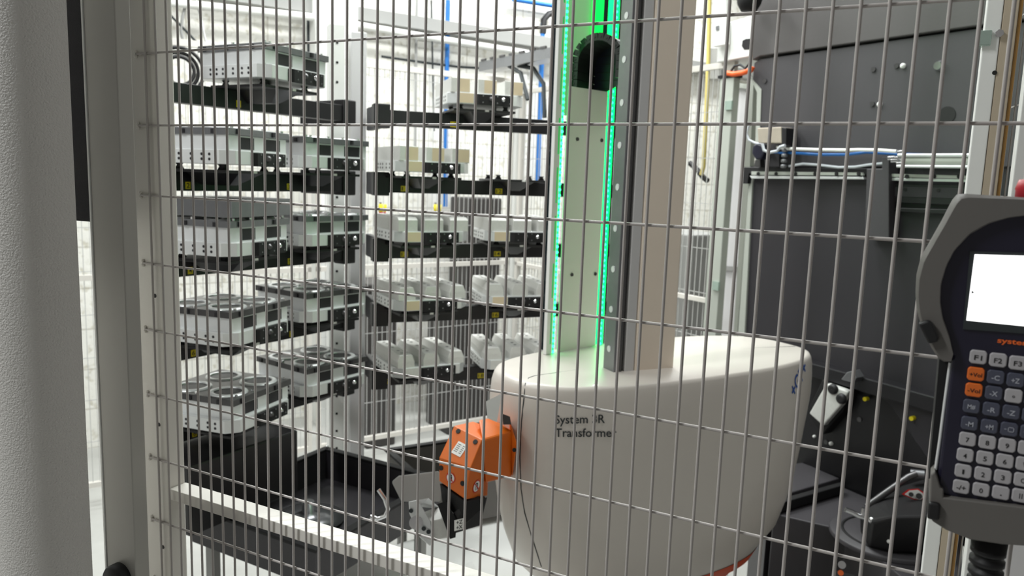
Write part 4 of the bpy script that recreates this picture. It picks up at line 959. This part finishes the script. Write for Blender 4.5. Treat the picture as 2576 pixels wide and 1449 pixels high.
for i in range(NN):
    for j in range(6): fs.append((i * 6 + j, i * 6 + (j + 1) % 6, (i + 1) * 6 + (j + 1) % 6, (i + 1) * 6 + j))
fs += [tuple(range(6)), tuple(NN * 6 + j for j in range(6))]
mb.add(vs, fs, True); bump = part(PEN, 'bumper', mb, 'holder')
try: bump.data.set_sharp_from_angle(angle=math.radians(40))
except Exception: pass
mb = MB(PN); mb.slab(pp([(2800, 505), (2580, 497), (2580, 543), (2640, 540), (2720, 560), (2800, 600)], .006), -.034, .006); part(PEN, 'bumper_top', mb, 'holder', parent=bump)
mb = MB(PN); mb.slab(pp([(2310, 815), (2334, 806), (2346, 812), (2362, 850), (2360, 860), (2336, 866)], .011), .0, .011); part(PEN, 'grip_tab', mb, 'rubber', parent=bump, bevel=.0015)
lowb = [(2342, 1195), (2352, 1185), (2358, 1200), (2366, 1228), (2374, 1232), (2374, 1252), (2576, 1277), (2800, 1300), (2800, 1380), (2576, 1374), (2520, 1370), (2440, 1358), (2380, 1334), (2345, 1312), (2337, 1290)]
mb = MB(PN); mb.slab(pp(lowb, .006), -.034, .006); lw_ = part(PEN, 'lower_bumper', mb, 'holder', bevel=.003, seg=3)
mb = MB(PN); mb.slab(pp([(2336, 1265), (2362, 1268), (2366, 1274), (2363, 1308), (2358, 1312), (2332, 1306)], .010), -.03, .010); part(PEN, 'grip_tab', mb, 'rubber', parent=lw_, bevel=.0015)
# screen
mb = MB(PN); mb.slab(pp([(2440, 632), (2740, 640), (2722, 850), (2422, 828)], .0012), -.0, .0012); bz = part(PEN, 'screen_bezel', mb, 'gink')
mb = MB(PN); mb.slab(pp([(2452, 640), (2730, 648), (2712, 834), (2431, 806)], .0016), .0005, .0016); sc = part(PEN, 'screen', mb, 'screen', parent=bz)
mb = MB(PN); y, z = PN.hit(2444, 735, .0018)
mb.slab([(y, z - .0013), (y + .002, z), (y, z + .0013)], .0017, .0019); part(PEN, 'screen_cursor', mb, 'gink', parent=sc)
for px, py, w_ in ((2536, 681, .0016), (2472, 799, .0018)):
    mb = MB(PN); y, z = PN.hit(px, py, .0018)
    for a, b, c, d in ((0, .0003, 0, .0012), (w_, w_ + .0003, 0, .0012), (0, w_ + .0003, -.0003, 0)): mb.box(.0017, .0019, y + a, y + b, z + c, z + d)
    part(PEN, 'screen_mark', mb, 'gink', parent=sc)
mb = MB(PN); y0, z0 = PN.hit(2508, 866, .001); y1, z1 = PN.hit(2640, 880, .001)
text_on(mb, 'system 3R', y0, z0, y1 - y0, .0052, .0008, .02); part(PEN, 'maker_text', mb, 'oink')
keys = [(2461, 899, ['F1', 'F2', 'F3', 'F4'], 'wwww'), (2455, 942, ['+Vol', '-C', '+Z', '+C'], 'oddd'), (2450, 982, ['-Vol', '-X', 'o', '+X'], 'odwd'), (2444, 1023, ['M#', '-R', '-Z', '+R'], 'dddd'),
        (2439, 1066, ['-M', '+M', '-□', '+□'], 'dddd'), (2434, 1106, ['7', '8', '9', '/'], 'wwww'), (2428, 1146, ['4', '5', '6', 'V'], 'wwww'), (2423, 1186, ['1', '2', '3', 'C'], 'wwww'), (2418, 1226, ['-/+', '0', '.', '||'], 'wwww')]
for px, py, txts, cs in keys:
    for i, (tx, c_) in enumerate(zip(txts, cs)):
        x, y_ = px + 50 * i, py + 7.5 * i; yk, zk = PN.hit(x, y_, .003); w_, h_ = .0056, .0052
        cut = .0015; P8 = [(yk - w_ + cut, zk - h_), (yk + w_ - cut, zk - h_), (yk + w_, zk - h_ + cut), (yk + w_, zk + h_ - cut), (yk + w_ - cut, zk + h_), (yk - w_ + cut, zk + h_), (yk - w_, zk + h_ - cut), (yk - w_, zk - h_ + cut)]
        mb = MB(PN); mb.slab(P8, 0, .0026); kb = part(PEN, 'key', mb, {'w': 'keyw', 'd': 'keyd', 'o': 'keyo'}[c_], bevel=.0007)
        mb = MB(PN)
        if '□' in tx:
            mb.box(.0026, .0028, yk - .0032, yk - .0018, zk - .0002, zk + .0002)
            for a in ((-.0008, .003, -.0018, -.0014), (-.0008, .003, .0014, .0018), (-.0008, -.0004, -.0018, .0018), (.0026, .003, -.0018, .0018)): mb.box(.0026, .0028, yk + a[0], yk + a[1], zk + a[2], zk + a[3])
        elif tx == '.': mb.box(.0026, .0028, yk - .0004, yk + .0005, zk - .002, zk - .0012)
        elif tx == '||': mb.box(.0026, .0028, yk - .001, yk - .0005, zk - .002, zk + .002); mb.box(.0026, .0028, yk + .0005, yk + .001, zk - .002, zk + .002)
        else:
            n1 = len(tx); ww = {1: .0024, 2: .0052, 3: .0062, 4: .0082}[n1]; hh = .0038 if n1 < 4 else .0032
            if tx == 'o': ww, hh = .0018, .0018
            text_on(mb, tx, yk - (ww / 2 if tx != '1' else .0006), zk - hh / 2 - .0004, ww if tx != '1' else .0014, hh, .0028, .015 if tx != '1' else .0)
        part(PEN, 'key_legend', mb, 'keyl' if c_ == 'd' else 'ink', parent=kb)
# emergency stop on top and cable below
y, z = PN.hit(2580, 495, -.02); yt, zt_ = PN.hit(2580, 452, -.02)
mb = MB(PN); mb.lathe((-.02, y + .005, z - .004), [(.001, 0), (.012, 0), (.012, zt_ - z - .004), (.0125, zt_ - z - .003), (.0105, zt_ - z + .004), (.001, zt_ - z + .005)], 28); part(PEN, 'stop_button', mb, 'red')
y, z = PN.hit(2490, 1362, -.014); prof = [(.001, .004), (.013, .004), (.0125, -.006)]
for k in range(14): prof += [(.0125, -.006 - k * .009), (.0125, -.010 - k * .009), (.0095, -.0115 - k * .009), (.0095, -.0140 - k * .009)]
mb = MB(PN); mb.lathe((-.016, y, z), prof, 20); part(PEN, 'strain_relief', mb, 'rubber')
mb = MB(PN); mb.cyl((-.036, .04, 1.50), (-.036, .04, 1.54), .003); mb.box(-.09, -.034, .06, .10, 1.44, 1.46)
part(PEN, 'hook_mount', mb, 'blackm')

# luminaires above the cell (housings carrying the area lights)
LL = ('above the middle of the right pallet rack', 'above the robot mast', 'above the left pallet rack', 'above the aisle behind the rear fence', 'close to the block wall', 'above the machine front', 'above the walkway outside the mesh door')
for k, (x, y) in enumerate(((-2.0, 3.3), (-0.9, 2.7), (-2.6, 1.6), (-1.6, 5.4), (-3.4, 3.6), (0.6, 1.9), (-2.1, -0.7))):
    f_ = Frame(x, y, 29, 3.77); mb = MB(); mb.fr = f_; mb.box(-.13, .13, -.76, .76, 0, .06)
    solo('ceiling_lamp', mb, 'white', f_, 'long white ceiling luminaire ' + LL[k], 'ceiling lamp', 'ceiling luminaires above the cell')
